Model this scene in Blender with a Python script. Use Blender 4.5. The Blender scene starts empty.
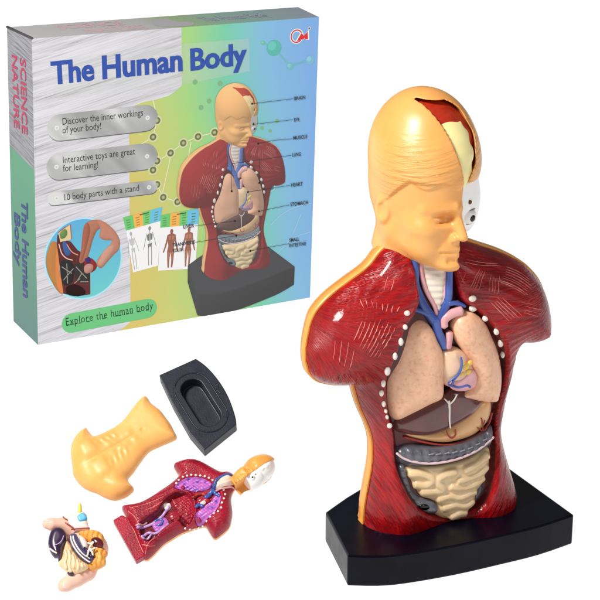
import bpy, bmesh, math, random
import numpy as np
from mathutils import Vector, Matrix
from mathutils.geometry import delaunay_2d_cdt

random.seed(7)
rng = np.random.default_rng(7)
scene = bpy.context.scene
col = scene.collection
A = np.array
PI = math.pi

# ------------------------------------------------------------------ camera
CAM_H, PITCH, FPX = 5.9, math.radians(20.0), 1800.0
CAM = A([0, 0, CAM_H])
FW = A([0, math.cos(PITCH), -math.sin(PITCH)])
UP = A([0, math.sin(PITCH), math.cos(PITCH)])
RT = A([1.0, 0, 0])
cam_data = bpy.data.cameras.new('camera')
cam_data.sensor_width = 36.0
cam_data.lens = 36.0 * FPX / 600.0
cam_data.clip_start = 0.5
cam_data.clip_end = 500
cam = bpy.data.objects.new('camera', cam_data)
col.objects.link(cam)
cam.location = CAM
cam.rotation_euler = (PI / 2 - PITCH, 0, 0)
scene.camera = cam


def ray(x, y):
    return FW * FPX + RT * (x - 300) + UP * (300 - y)


def at(x, y, point, normal):
    """measured photo point -> real point on the plane that carries it"""
    d = ray(x, y)
    t = ((A(point) - CAM) @ A(normal)) / (d @ A(normal))
    return CAM + d * t


def proj(P):
    Q = np.asarray(P) - CAM
    w = Q @ FW
    return np.stack([300 + FPX * (Q @ RT) / w, 300 - FPX * (Q @ UP) / w], -1)


ZUP = A([0, 0, 1.0])


def ground_pt(x, y, h=0.0):
    return at(x, y, (0, 0, h), ZUP)


# ------------------------------------------------------------------ object helpers
def lin(c):
    return tuple(((v / 255) / 12.92 if v / 255 <= 0.04045 else ((v / 255 + 0.055) / 1.055) ** 2.4) for v in c)


def mesh_obj(name, V, Fc, mat, parent=None, smooth=True, cols=None):
    me = bpy.data.meshes.new(name)
    me.from_pydata([tuple(map(float, v)) for v in V], [], [tuple(map(int, f)) for f in Fc])
    me.update()
    if smooth:
        me.shade_smooth()
    if mat:
        me.materials.append(mat)
    if cols is not None:
        at_ = me.color_attributes.new('tint', 'FLOAT_COLOR', 'POINT')
        at_.data.foreach_set('color', np.concatenate([np.asarray(cols, float), np.ones((len(cols), 1))], 1).ravel())
    o = bpy.data.objects.new(name, me)
    col.objects.link(o)
    o.parent = parent
    return o


def empty(name, label, cat, loc, rot=None, group=None):
    o = bpy.data.objects.new(name, None)
    col.objects.link(o)
    o.empty_display_size = 0.1
    if rot is None:
        o.location = loc
    else:
        o.matrix_world = Matrix.Translation(Vector(loc)) @ rot.to_4x4()
    o['label'] = label
    o['category'] = cat
    if group:
        o['group'] = group
    return o


class MB:
    """collects several shapes into one mesh"""
    def __init__(s):
        s.V = []; s.F = []; s.C = []

    def add(s, V, Fc, c=None):
        n = len(s.V)
        s.V += [tuple(v) for v in V]
        s.F += [tuple(i + n for i in f) for f in Fc]
        if c is not None:
            s.C += [c] * len(V)
        return s

    def build(s, name, mat, parent=None, smooth=True):
        return mesh_obj(name, s.V, s.F, mat, parent, smooth, s.C if s.C else None)


# ------------------------------------------------------------------ 2-D helpers
def catmull(P, n=6, closed=True):
    P = np.asarray(P, float)
    out = []
    N = len(P)
    rngi = range(N) if closed else range(N - 1)
    for i in rngi:
        if closed:
            p0, p1, p2, p3 = P[i - 1], P[i], P[(i + 1) % N], P[(i + 2) % N]
        else:
            p0, p1, p2, p3 = P[max(i - 1, 0)], P[i], P[i + 1], P[min(i + 2, N - 1)]
        for t in np.arange(n) / n:
            out.append(0.5 * ((2 * p1) + (-p0 + p2) * t + (2 * p0 - 5 * p1 + 4 * p2 - p3) * t * t + (-p0 + 3 * p1 - 3 * p2 + p3) * t ** 3))
    if not closed:
        out.append(P[-1])
    return A(out)


def resample(P, step, closed=True):
    P = np.asarray(P, float)
    Q = np.vstack([P, P[:1]]) if closed else P
    L = np.r_[0, np.cumsum(np.linalg.norm(np.diff(Q, axis=0), axis=1))]
    n = max(8 if closed else 2, int(round(L[-1] / step)))
    t = np.linspace(0, L[-1], n + 1)
    R = np.stack([np.interp(t, L, Q[:, i]) for i in range(Q.shape[1])], 1)
    return R[:-1] if closed else R


def signed_area(P):
    x, y = P[:, 0], P[:, 1]
    return 0.5 * np.sum(x * np.roll(y, -1) - np.roll(x, -1) * y)


def inside(P, X):
    x, y = X[:, 0], X[:, 1]
    c = np.zeros(len(X), bool)
    N = len(P)
    for i in range(N):
        x1, y1 = P[i]; x2, y2 = P[(i + 1) % N]
        if y1 == y2:
            continue
        m = ((y1 > y) != (y2 > y)) & (x < (x2 - x1) * (y - y1) / (y2 - y1) + x1)
        c ^= m
    return c


def poly_dist(P, X, closed=True):
    X = np.asarray(X, float)
    best = np.full(len(X), 1e18)
    N = len(P)
    for i in range(N if closed else N - 1):
        a = P[i]; b = P[(i + 1) % N]
        ab = b - a
        t = np.clip(((X - a) @ ab) / max(ab @ ab, 1e-12), 0, 1)
        d = X - a - t[:, None] * ab
        best = np.minimum(best, np.einsum('ij,ij->i', d, d))
    return np.sqrt(best)


def sdist(P, X):
    """positive inside"""
    d = poly_dist(P, X)
    return np.where(inside(P, X), d, -d)


def rnd(x):
    x = np.clip(x, 0, 1)
    return np.sqrt(np.maximum(0, 1 - (1 - x) ** 2))


def sstep(a, b, x):
    t = np.clip((x - a) / (b - a), 0, 1)
    return t * t * (3 - 2 * t)


def relief(poly, front, back, step, dpoly=None, flat=False, k=1.0, inner=None):
    """closed solid over a 2-D outline; front/back give its two surfaces from (X, d)"""
    P = resample(poly, step)
    if signed_area(P) < 0:
        P = P[::-1]
    nrm = np.roll(P, -1, 0) - np.roll(P, 1, 0)
    nrm = np.stack([-nrm[:, 1], nrm[:, 0]], 1)
    nrm /= np.linalg.norm(nrm, axis=1)[:, None] + 1e-12
    rings = []
    for o in (0.18, 0.55):
        Q = P + nrm * o * step
        dq = sdist(P, Q)
        rings.append(Q[dq > 0.85 * o * step])
    lo, hi = P.min(0), P.max(0)
    gx, gy = np.meshgrid(np.arange(lo[0], hi[0], step), np.arange(lo[1], hi[1], step * 0.866))
    gx = gx + (np.arange(gx.shape[0]) % 2)[:, None] * step * 0.5
    G = np.stack([gx.ravel(), gy.ravel()], 1)
    G = G[sdist(P, G) > 0.95 * step]
    n = len(P)
    E = [(i, (i + 1) % n) for i in range(n)]
    if inner is not None:
        I = resample(inner, step)
        G = G[poly_dist(I, G) > 0.5 * step]
        rings = [r[poly_dist(I, r) > 0.5 * step] for r in rings]
        m = len(I)
        E += [(n + i, n + (i + 1) % m) for i in range(m)]
        rings = [I] + rings
    X = np.vstack([P] + rings + [G])
    res = delaunay_2d_cdt([Vector(v) for v in X], E, [], 1, 1e-6)
    X = A([tuple(v) for v in res[0]])
    T = [tuple(f) for f in res[2]]
    dp = P if dpoly is None else dpoly
    d = np.maximum(sdist(dp, X), 0)
    vf, vb = front(X, d), back(X, d)
    vf = np.maximum(vf, vb)
    if flat:
        Vf = np.stack([X[:, 0], X[:, 1], vf], 1); Vb = np.stack([X[:, 0], X[:, 1], vb], 1)
    else:
        Vf = np.stack([X[:, 0], -vf, X[:, 1]], 1); Vb = np.stack([X[:, 0], -vb, X[:, 1]], 1)
    N = len(X)
    same = np.abs(vf - vb) < 1e-4
    idx = np.where(same, np.arange(N), np.arange(N) + N)
    Fc = list(T) + [(int(idx[a]), int(idx[c]), int(idx[b])) for a, b, c in T]
    cnt = {}
    for a, b, c in T:
        for e in ((a, b), (b, c), (c, a)):
            cnt[e] = 1
    for a, b in list(cnt):
        if (b, a) not in cnt:
            Fc.append((b, a, int(idx[a]), int(idx[b])))
    Fc = [tuple(dict.fromkeys(f)) for f in Fc]
    Fc = [f for f in Fc if len(f) >= 3]
    V = np.vstack([Vf, Vb])
    used = np.zeros(2 * N, bool)
    for f in Fc:
        used[list(f)] = True
    remap = np.cumsum(used) - 1
    return V[used] * k, [tuple(int(remap[i]) for i in f) for f in Fc]


def tube(path, rad, n=8, caps=True, k=1.0):
    path = np.asarray(path, float)
    N = len(path)
    rad = np.broadcast_to(np.asarray(rad, float), (N,))
    T = np.gradient(path, axis=0)
    T /= np.linalg.norm(T, axis=1)[:, None] + 1e-12
    ref = A([0, 0, 1.0]) if abs(T[0] @ A([0, 0, 1.0])) < 0.9 else A([1.0, 0, 0])
    a = np.cross(T[0], ref); a /= np.linalg.norm(a)
    V = []
    for i in range(N):
        a = a - (a @ T[i]) * T[i]; a /= np.linalg.norm(a)
        b = np.cross(T[i], a)
        for j in range(n):
            th = 2 * PI * j / n
            V.append(path[i] + rad[i] * (math.cos(th) * a + math.sin(th) * b))
    Fc = [(i * n + j, i * n + (j + 1) % n, (i + 1) * n + (j + 1) % n, (i + 1) * n + j) for i in range(N - 1) for j in range(n)]
    if caps:
        for e, s in ((0, -1), (N - 1, 1)):
            c = len(V)
            V.append(path[e] + s * T[e] * rad[e] * 0.7)
            for j in range(n):
                q = (e * n + j, e * n + (j + 1) % n, c)
                Fc.append(q if s > 0 else q[::-1])
    return A(V) * k, Fc


def ellipsoid(c, r, n=12, m=8, R=None, k=1.0):
    V = []; Fc = []
    for i in range(m + 1):
        ph = PI * i / m
        for j in range(n):
            th = 2 * PI * j / n
            V.append((r[0] * math.sin(ph) * math.cos(th), r[1] * math.sin(ph) * math.sin(th), r[2] * math.cos(ph)))
    V = A(V)
    if R is not None:
        V = V @ np.asarray(R).T
    V = V + A(c)
    for i in range(m):
        for j in range(n):
            Fc.append((i * n + j, (i + 1) * n + j, (i + 1) * n + (j + 1) % n, i * n + (j + 1) % n))
    return V * k, Fc


# ------------------------------------------------------------------ implicit surfaces
def surface_net(fn, lo, hi, step):
    ax = [np.arange(lo[i], hi[i] + step, step) for i in range(3)]
    X, Y, Z = np.meshgrid(*ax, indexing='ij')
    v = fn(X, Y, Z).astype(np.float32)
    s = v < 0
    nx, ny, nz = v.shape
    cs = (nx - 1, ny - 1, nz - 1)
    acc = np.zeros(cs + (3,), np.float32); cnt = np.zeros(cs, np.int32)
    corner = [(0, 0, 0), (1, 0, 0), (0, 1, 0), (1, 1, 0), (0, 0, 1), (1, 0, 1), (0, 1, 1), (1, 1, 1)]
    sl = lambda c: tuple(slice(c[i], c[i] + cs[i]) for i in range(3))
    for a in range(8):
        for b in range(a + 1, 8):
            ca, cb = A(corner[a]), A(corner[b])
            if np.abs(ca - cb).sum() != 1:
                continue
            va, vb = v[sl(ca)], v[sl(cb)]
            m = s[sl(ca)] != s[sl(cb)]
            t = np.where(m, va / np.where(m, va - vb, 1), 0)
            for i in range(3):
                acc[..., i] += np.where(m, ca[i] + t * (cb[i] - ca[i]), 0)
            cnt += m
    act = cnt > 0
    idx = np.full(cs, -1, np.int64)
    idx[act] = np.arange(act.sum())
    ijk = np.argwhere(act)
    P = (ijk + acc[act] / cnt[act][:, None]) * step + A(lo)
    quads = []
    for d in range(3):
        e, f = [(1, 2), (2, 0), (0, 1)][d]
        sa = [slice(None)] * 3; sb = [slice(None)] * 3
        sa[d] = slice(0, -1); sb[d] = slice(1, None)
        S0, S1 = s[tuple(sa)], s[tuple(sb)]
        C = np.argwhere(S0 != S1)
        ok = np.all(C >= 1, axis=1) | ((C[:, e] >= 1) & (C[:, f] >= 1))
        C = C[ok]
        ok = (C[:, e] < cs[e]) & (C[:, f] < cs[f])
        C = C[ok]
        de = np.zeros(3, int); de[e] = 1
        df = np.zeros(3, int); df[f] = 1
        q = np.stack([idx[tuple((C - de - df).T)], idx[tuple((C - df).T)], idx[tuple(C.T)], idx[tuple((C - de).T)]], 1)
        flip = ~S0[tuple(C.T)]
        q[flip] = q[flip][:, ::-1]
        quads.append(q)
    Q = np.vstack(quads)
    Q = Q[(Q >= 0).all(1)]
    return P, [tuple(map(int, q)) for q in Q]


def smin(a, b, k):
    h = np.clip(0.5 + 0.5 * (b - a) / k, 0, 1)
    return b + (a - b) * h - k * h * (1 - h)


def smax(a, b, k):
    return -smin(-a, -b, k)


def s_ell(X, Y, Z, c, r):
    x, y, z = (X - c[0]) / r[0], (Y - c[1]) / r[1], (Z - c[2]) / r[2]
    k0 = np.sqrt(x * x + y * y + z * z)
    k1 = np.sqrt((x / r[0]) ** 2 + (y / r[1]) ** 2 + (z / r[2]) ** 2) + 1e-9
    return k0 * (k0 - 1) / k1


def s_cap(X, Y, Z, a, b, ra, rb=None):
    rb = ra if rb is None else rb
    a = A(a, float) if False else np.asarray(a, float); b = np.asarray(b, float)
    d = b - a
    t = np.clip(((X - a[0]) * d[0] + (Y - a[1]) * d[1] + (Z - a[2]) * d[2]) / (d @ d), 0, 1)
    return np.sqrt((X - a[0] - t * d[0]) ** 2 + (Y - a[1] - t * d[1]) ** 2 + (Z - a[2] - t * d[2]) ** 2) - (ra + (rb - ra) * t)


# ------------------------------------------------------------------ materials
class NT:
    def __init__(s, name):
        s.m = bpy.data.materials.new(name)
        s.m.use_nodes = True
        s.n = s.m.node_tree.nodes; s.l = s.m.node_tree.links
        s.b = s.n['Principled BSDF']
        s.tc = s.n.new('ShaderNodeTexCoord')

    def node(s, t, **kw):
        n = s.n.new(t)
        for a, v in kw.items():
            if a.startswith('i_'):
                n.inputs[a[2:].replace('_', ' ')].default_value = v
            else:
                setattr(n, a, v)
        return n

    def link(s, a, b):
        s.l.new(a, b)

    def mapped(s, scale=(1, 1, 1), rot=(0, 0, 0), coord='Object'):
        mp = s.node('ShaderNodeMapping')
        mr = s.node('ShaderNodeMapping')
        mr.inputs['Rotation'].default_value = rot
        s.link(s.tc.outputs[coord], mr.inputs['Vector'])
        mp.inputs['Scale'].default_value = scale
        s.link(mr.outputs['Vector'], mp.inputs['Vector'])
        return mp.outputs['Vector']

    def noise(s, scale, detail=4, vec=None, rough=0.55):
        n = s.node('ShaderNodeTexNoise')
        n.inputs['Scale'].default_value = scale; n.inputs['Detail'].default_value = detail
        n.inputs['Roughness'].default_value = rough
        s.link(vec if vec is not None else s.tc.outputs['Object'], n.inputs['Vector'])
        return n.outputs['Fac']

    def ramp(s, fac, stops):
        r = s.node('ShaderNodeValToRGB')
        el = r.color_ramp.elements
        while len(el) < len(stops):
            el.new(0.5)
        for e, (p, c) in zip(el, stops):
            e.position = p; e.color = tuple(c) + (1,)
        s.link(fac, r.inputs['Fac'])
        return r.outputs['Color']

    def bump(s, fac, strength, dist=0.02, chain=None):
        b = s.node('ShaderNodeBump')
        b.inputs['Strength'].default_value = strength; b.inputs['Distance'].default_value = dist
        s.link(fac, b.inputs['Height'])
        if chain is not None:
            s.link(chain, b.inputs['Normal'])
        return b.outputs['Normal']


def plastic(name, c, dark=None, scale=6, rough=0.35, bump=0.0, bscale=60, spec=0.5, coat=0.0, bdist=0.01, sss=0.0):
    t = NT(name)
    c = lin(c); d = lin(dark) if dark else tuple(v * 0.85 for v in c)
    f = t.noise(scale, 5)
    t.link(t.ramp(f, [(0.3, d), (0.65, c)]), t.b.inputs['Base Color'])
    rr = t.node('ShaderNodeMapRange')
    rr.inputs['To Min'].default_value = max(0.05, rough - 0.08); rr.inputs['To Max'].default_value = rough + 0.1
    t.link(t.noise(scale * 3, 3), rr.inputs['Value'])
    t.link(rr.outputs['Result'], t.b.inputs['Roughness'])
    t.b.inputs['Specular IOR Level'].default_value = spec
    t.b.inputs['Coat Weight'].default_value = coat
    t.b.inputs['Coat Roughness'].default_value = 0.15
    if sss:
        t.b.inputs['Subsurface Weight'].default_value = sss
        t.b.inputs['Subsurface Radius'].default_value = (0.06, 0.03, 0.015)
    if bump:
        t.link(t.bump(t.noise(bscale, 3), bump, bdist), t.b.inputs['Normal'])
    return t.m


def tint_mat(name, rough=0.5, mul=None):
    t = NT(name)
    a = t.node('ShaderNodeVertexColor', layer_name='tint')
    t.link(a.outputs['Color'], t.b.inputs['Base Color'])
    t.b.inputs['Roughness'].default_value = rough
    t.b.inputs['Specular IOR Level'].default_value = 0.3
    return t.m


def muscle_mat(name, c, d, sc=1.0, coat=0.35, rough=0.3):
    t = NT(name)
    f = t.noise(2.2 * sc, 5)
    f2 = t.noise(1.0, 6, t.mapped((50 * sc, 50 * sc, 6 * sc), (0, 0.35, 0)))
    mx = t.node('ShaderNodeMath', operation='MULTIPLY_ADD')
    t.link(f2, mx.inputs[0]); mx.inputs[1].default_value = 0.5
    t.link(f, mx.inputs[2])
    t.link(t.ramp(mx.outputs[0], [(0.5, lin(d)), (0.9, lin(c))]), t.b.inputs['Base Color'])
    t.b.inputs['Roughness'].default_value = rough
    t.b.inputs['Specular IOR Level'].default_value = 0.32
    t.b.inputs['Coat Weight'].default_value = coat
    t.b.inputs['Coat Roughness'].default_value = 0.12
    t.link(t.bump(f2, 0.35, 0.02), t.b.inputs['Normal'])
    return t.m


M = {}
M['flesh'] = plastic('orange_flesh_plastic', (243, 172, 84), (236, 158, 68), 3, 0.38, 0.05, 40, sss=0.0)
M['muscle'] = muscle_mat('red_muscle_plastic', (160, 3, 12), (92, 1, 7), 1.0, 0.18, 0.27)
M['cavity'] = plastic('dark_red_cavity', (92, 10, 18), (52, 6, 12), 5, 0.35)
M['fibre_glint'] = plastic('pale_fibre_glint', (228, 140, 130), (180, 62, 56), 20, 0.35)  # pink-white stands in for highlights along the muscle fibres
M['lung'] = None
M['bone'] = plastic('white_bone', (240, 232, 222), (228, 214, 204), 20, 0.35)
M['skull'] = plastic('white_skull', (254, 253, 250), (250, 248, 244), 5, 0.3)
M['brain'] = plastic('cream_brain', (255, 242, 176), (253, 234, 158), 4, 0.4)
M['rim'] = plastic('red_cut_rim', (186, 48, 20), (150, 30, 12), 14, 0.4)
M['liver'] = plastic('brown_liver', (104, 58, 56), (84, 44, 44), 4, 0.2, coat=0.5)
M['stomach'] = plastic('tan_stomach', (228, 178, 124), (220, 164, 110), 4, 0.32, coat=0.3)
M['colon'] = plastic('grey_colon', (104, 104, 112), (78, 78, 88), 10, 0.35, 0.3, 30, coat=0.3)
M['taenia'] = plastic('pale_pink_band', (228, 200, 204), (214, 180, 186), 10, 0.4)
M['heart'] = plastic('pink_cream_heart', (236, 204, 168), (230, 184, 160), 5, 0.3, coat=0.3)
M['fold'] = plastic('light_grey_fold', (156, 156, 164), (140, 140, 150), 10, 0.4)
M['bowel'] = plastic('cream_bowel', (238, 208, 162), (231, 197, 148), 6, 0.3, coat=0.35)
M['vein'] = plastic('blue_vein', (72, 100, 178), (54, 76, 150), 8, 0.3, coat=0.3)
M['artery'] = plastic('pink_artery', (232, 176, 178), (218, 150, 154), 8, 0.35, coat=0.2)
M['trachea'] = plastic('ivory_trachea', (234, 222, 206), (218, 200, 184), 8, 0.35, coat=0.2)
M['red_line'] = plastic('red_vessel', (168, 48, 36), (150, 36, 28), 10, 0.4)
M['white_line'] = plastic('white_ligament', (236, 226, 214), (220, 206, 196), 10, 0.4)
M['yellow_fat'] = plastic('yellow_fat', (238, 200, 96), (230, 186, 80), 10, 0.4)
M['black'] = plastic('black_gloss', (6, 6, 8), (3, 3, 5), 8, 0.12)
M['eye_rim'] = plastic('grey_eye_rim', (150, 142, 136), (120, 112, 106), 10, 0.4)
M['iris'] = plastic('brown_spot', (120, 60, 50), (100, 50, 40), 8, 0.4)
M['stand'] = plastic('black_stand_plastic', (7, 7, 24), (3, 3, 12), 4, 0.3, 0.05, 90, spec=0.15)
M['stand_small'] = plastic('slate_stand_plastic', (24, 29, 46), (17, 21, 35), 6, 0.4, 0.08, 90, spec=0.4)


def lung_mat():
    t = NT('peach_lung')
    vo = t.node('ShaderNodeTexVoronoi', feature='DISTANCE_TO_EDGE')
    vo.inputs['Scale'].default_value = 24.0
    t.link(t.tc.outputs['Object'], vo.inputs['Vector'])
    f = t.noise(38, 4)
    mx = t.node('ShaderNodeMath', operation='MULTIPLY_ADD')
    t.link(vo.outputs['Distance'], mx.inputs[0]); mx.inputs[1].default_value = 0.35; t.link(f, mx.inputs[2])
    c = t.ramp(mx.outputs[0], [(0.34, lin((232, 166, 132))), (0.46, lin((242, 186, 150))), (0.7, lin((246, 196, 160)))])
    t.link(c, t.b.inputs['Base Color'])
    t.link(t.bump(mx.outputs[0], 0.1, 0.02), t.b.inputs['Normal'])
    t.b.inputs['Roughness'].default_value = 0.38
    return t.m


M['lung'] = lung_mat()


def fan_muscle_mat():
    """red plastic moulded in fibre lines that fan out from each arm (UV: angle, distance)"""
    t = NT('red_muscle_fibres')
    v = t.mapped((1.0, 1.0, 1.0), (0, 0, 0), 'UV')
    def streak(sx, sy, det):
        m = t.node('ShaderNodeMapping'); m.inputs['Scale'].default_value = (sx, sy, 1)
        t.link(v, m.inputs['Vector'])
        return t.noise(1.0, det, m.outputs['Vector'], 0.6)
    fine = streak(60, 3.0, 3)
    wide = streak(14, 1.2, 3)
    big = t.noise(2.0, 3)
    a = t.node('ShaderNodeMath', operation='MULTIPLY_ADD')
    t.link(wide, a.inputs[0]); a.inputs[1].default_value = 0.45; t.link(fine, a.inputs[2])
    a2 = t.node('ShaderNodeMath', operation='MULTIPLY_ADD')
    t.link(big, a2.inputs[0]); a2.inputs[1].default_value = 0.4; t.link(a.outputs[0], a2.inputs[2])
    t.link(t.ramp(a2.outputs[0], [(0.6, lin((106, 2, 9))), (0.9, lin((140, 3, 12))), (1.2, lin((166, 8, 15)))]), t.b.inputs['Base Color'])
    t.b.inputs['Roughness'].default_value = 0.27
    t.b.inputs['Specular IOR Level'].default_value = 0.35
    t.b.inputs['Coat Weight'].default_value = 0.25
    t.b.inputs['Coat Roughness'].default_value = 0.1
    t.link(t.bump(a.outputs[0], 0.5, 0.03), t.b.inputs['Normal'])
    return t.m


M['fan_muscle'] = fan_muscle_mat()


def head_mat():
    """orange plastic with combed grooves where the 'hair' attribute is set"""
    t = NT('head_flesh_plastic')
    a = t.node('ShaderNodeAttribute', attribute_name='hair')
    c = t.ramp(t.noise(2.5, 4), [(0.3, lin((235, 162, 82))), (0.7, lin((242, 177, 102)))])
    t.link(c, t.b.inputs['Base Color'])
    w = t.noise(1.0, 5, t.mapped((3, 3, 34), (0.0, 0.3, 0.0)))
    mu = t.node('ShaderNodeMath', operation='MULTIPLY')
    t.link(w, mu.inputs[0]); t.link(a.outputs['Fac'], mu.inputs[1])
    t.link(t.bump(mu.outputs[0], 0.8, 0.035), t.b.inputs['Normal'])
    t.b.inputs['Roughness'].default_value = 0.36
    t.b.inputs['Coat Weight'].default_value = 0.1
    t.b.inputs['Coat Roughness'].default_value = 0.2
    return t.m


M['head'] = head_mat()

# ================================================================== big model: stand
BG = ground_pt(348.7, 586)                                   # front corner of the stand on the table
ZB = at(347.7, 555.6, BG, (0, -1, 0))[2]                     # stand height
FLc, FRc = ground_pt(347.7, 555.6, ZB), ground_pt(572, 515, ZB)
YAW = math.atan2((FRc - FLc)[1], (FRc - FLc)[0])
U = A([math.cos(YAW), math.sin(YAW), 0]); Vn = A([math.sin(YAW), -math.cos(YAW), 0])
OB = ground_pt(435, 511, ZB)                                 # axis of the bust on the stand
K = float((OB - CAM) @ FW) / FPX                             # one small unit of the model


def stand_mesh(outline, h, slot=None, slot_depth=0.0, ring=None):
    """bevelled block with an optional oval recess; outline CCW seen from above"""
    bm = bmesh.new()
    P = outline if signed_area(A(outline)[:, :2]) > 0 else outline[::-1]
    top = [bm.verts.new((p[0], p[1], h)) for p in P]
    bot = [bm.verts.new((p[0], p[1], 0)) for p in P]
    n = len(P)
    for i in range(n):
        bm.faces.new((bot[i], bot[(i + 1) % n], top[(i + 1) % n], top[i]))
    bm.faces.new(bot[::-1])
    if slot is None:
        bm.faces.new(top)
    else:
        S = slot if signed_area(slot) > 0 else slot[::-1]
        X = [Vector((p[0], p[1])) for p in P] + [Vector(p) for p in S]
        m = len(S)
        E = [(i, (i + 1) % n) for i in range(n)] + [(n + i, n + (i + 1) % m) for i in range(m)]
        r = delaunay_2d_cdt(X, E, [], 1, 1e-7)
        co = A([tuple(v) for v in r[0]])
        sv = [bm.verts.new((p[0], p[1], h)) for p in S]
        allv = top + sv
        Xa = A([tuple(v) for v in X])
        mp = [allv[int(np.argmin(((Xa - c) ** 2).sum(1)))] for c in co]
        for f in r[2]:
            cen = co[list(f)].mean(0)
            if not inside(S, cen[None])[0]:
                try:
                    bm.faces.new([mp[i] for i in f])
                except ValueError:
                    pass
        c0 = S.mean(0)
        fv = [bm.verts.new((c0[0] + (p[0] - c0[0]) * 0.94, c0[1] + (p[1] - c0[1]) * 0.94, h - slot_depth)) for p in S]
        for i in range(m):
            bm.faces.new((sv[i], sv[(i + 1) % m], fv[(i + 1) % m], fv[i]))
        bm.faces.new(fv)
    bmesh.ops.recalc_face_normals(bm, faces=bm.faces)
    return bm


def bevel_obj(o, w, seg=2, ang=30):
    b = o.modifiers.new('bevel', 'BEVEL')
    b.width = w; b.segments = seg; b.limit_method = 'ANGLE'; b.angle_limit = math.radians(ang)
    b.harden_normals = False


front = catmull([(347.7, 555.6), (378, 556.2), (406.7, 553.7), (455, 545.6), (503, 535), (540, 526), (574, 514.6)], 3, False)
back_ = catmull([(509, 467.7), (482, 462), (440, 463), (400, 473), (360, 489), (325.4, 512)], 3, False)
outl = [ground_pt(p[0], p[1], ZB) - A([OB[0], OB[1], 0]) for p in list(front) + list(back_)]
bm = stand_mesh(outl, ZB)
me = bpy.data.meshes.new('display_stand'); bm.to_mesh(me); bm.free()
me.materials.append(M['stand'])
stand = bpy.data.objects.new('display_stand', me); col.objects.link(stand)
stand.location = (OB[0], OB[1], 0)
stand['label'] = 'large glossy black stand with a bowed front under the upright anatomy model'
stand['category'] = 'stand'
bevel_obj(stand, 0.012, 2)

# ================================================================== big model: torso
RB = Matrix(((U[0], -Vn[0], 0), (U[1], -Vn[1], 0), (0, 0, 1)))
bust = empty('anatomy_model', 'upright half-dissected human torso model with orange head, red muscles and open organs on black stand', 'anatomy model', OB, RB)


def uz(P, v=0.0):
    """photo points -> (u, z) on the bust plane at depth v (small units)"""
    out = []
    for p in P:
        q = at(p[0], p[1], OB + Vn * v * K, Vn) - OB
        out.append(((q @ U) / K, q[2] / K))
    return A(out)


SEAM = [(380, 252), (368, 267), (348, 282), (328, 298), (314, 315), (308, 335), (305.5, 355), (308.5, 371), (314, 378), (322, 381.5), (334, 383.5), (345, 383.5),
        (352, 382.5), (354.5, 389), (357.5, 400), (362, 412), (367.5, 424), (371.5, 437), (372.5, 451), (371.5, 468), (368, 487), (365, 505), (364, 521)]
SEAM_R = [(513, 500), (513.5, 490), (509.5, 475), (504, 457), (500, 440), (499, 425), (502, 405), (507.5, 380), (511.5, 358), (514, 345), (517, 340.5), (525, 341),
          (536, 338.5), (544.5, 333), (547, 322), (546, 308), (543, 294), (538, 281), (530, 270.5), (519, 261), (501, 252), (480, 245), (464, 240), (440, 236), (410, 238), (392, 243)]
a_, b_ = uz(SEAM), uz(SEAM_R)
zlo = -3.0
seam_full = np.vstack([a_, [[a_[-1, 0] - 1, -60], [b_[0, 0] + 4, -60]], b_])
seam_full = catmull(seam_full, 4)
# mesh outline: cut at the stand
cut = []
for i in range(len(seam_full)):
    p, q = seam_full[i], seam_full[(i + 1) % len(seam_full)]
    if p[1] >= zlo:
        cut.append(p)
    if (p[1] >= zlo) != (q[1] >= zlo):
        t = (zlo - p[1]) / (q[1] - p[1]); cut.append(p + t * (q - p))
seam_cut = A(cut)
DP = resample(seam_full, 3.0)

VC = 26.0
CAV = [(399, 322), (393, 338), (389, 352), (385.5, 368), (385.5, 384), (388, 402), (391.5, 420), (396, 436), (397, 450), (398, 470), (404, 490), (412, 502), (425, 512), (440, 517), (457, 517), (472, 512),
       (484, 503), (490, 488), (496, 470), (499.5, 455), (500, 440), (499, 428), (503, 408), (507.5, 385), (506, 362), (499, 341), (491, 327), (480, 314), (470, 304.5), (460, 299), (455, 285), (453, 268), (450, 248), (418, 248), (415.5, 268), (416, 285), (416, 298), (408, 312)]
cav = catmull(uz(CAV, VC), 3)


def front_v(X, d=None):
    """front surface of the torso (depth in small units) over (u, z)"""
    X = np.asarray(X, float)
    if d is None:
        d = np.maximum(sdist(DP, X), 0)
    u, z = X[:, 0], X[:, 1]
    H = 26 + 15 * np.exp(-((z - 205) / 75) ** 2) + 12 * np.exp(-((z - 10) / 60) ** 2)
    H = H - 13 * np.exp(-((u - 12) / 34) ** 2 - ((z - 2) / 26) ** 2)
    f = H * rnd(d / 46.0)
    # pectorals and shoulders
    for uu, zz, su, sz, h in ((-62, 205, 34, 32, 6), (62, 210, 28, 32, 5), (-100, 205, 20, 30, 3), (92, 205, 18, 30, 3), (-50, 90, 14, 60, 3), (-48, 30, 16, 40, 4)):
        f = f + h * np.exp(-((u - uu) / su) ** 2 - ((z - zz) / sz) ** 2) * np.clip(d / 10, 0, 1)
    cd = sdist(cav, X)
    f = f - 14 * sstep(-3.5, 4.5, cd) * np.clip(d / 6, 0, 1)
    return np.maximum(f, 0.5 * np.clip(d / 2, 0, 1))


def muscle_front(X, d):
    f = front_v(X, d)
    u, z = X[:, 0], X[:, 1]
    amp = np.clip(d / 8, 0, 1) * np.clip(-sdist(cav, X) / 6, 0, 1)
    r = np.hypot(u - np.sign(u) * 118, z - 210)
    th = np.arctan2(z - 210, u - np.sign(u) * 118)
    return f + amp * 0.75 * np.sin(th * 46 + 0.6 * np.sin(r * 0.1)) * sstep(8, 40, r) * (z > 90)


V, Fc = relief(seam_cut, muscle_front, lambda X, d: np.full(len(X), -1.0), 2.2, DP, k=K, inner=cav)
torso = None
TORSO_V, TORSO_F = V, Fc

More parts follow.
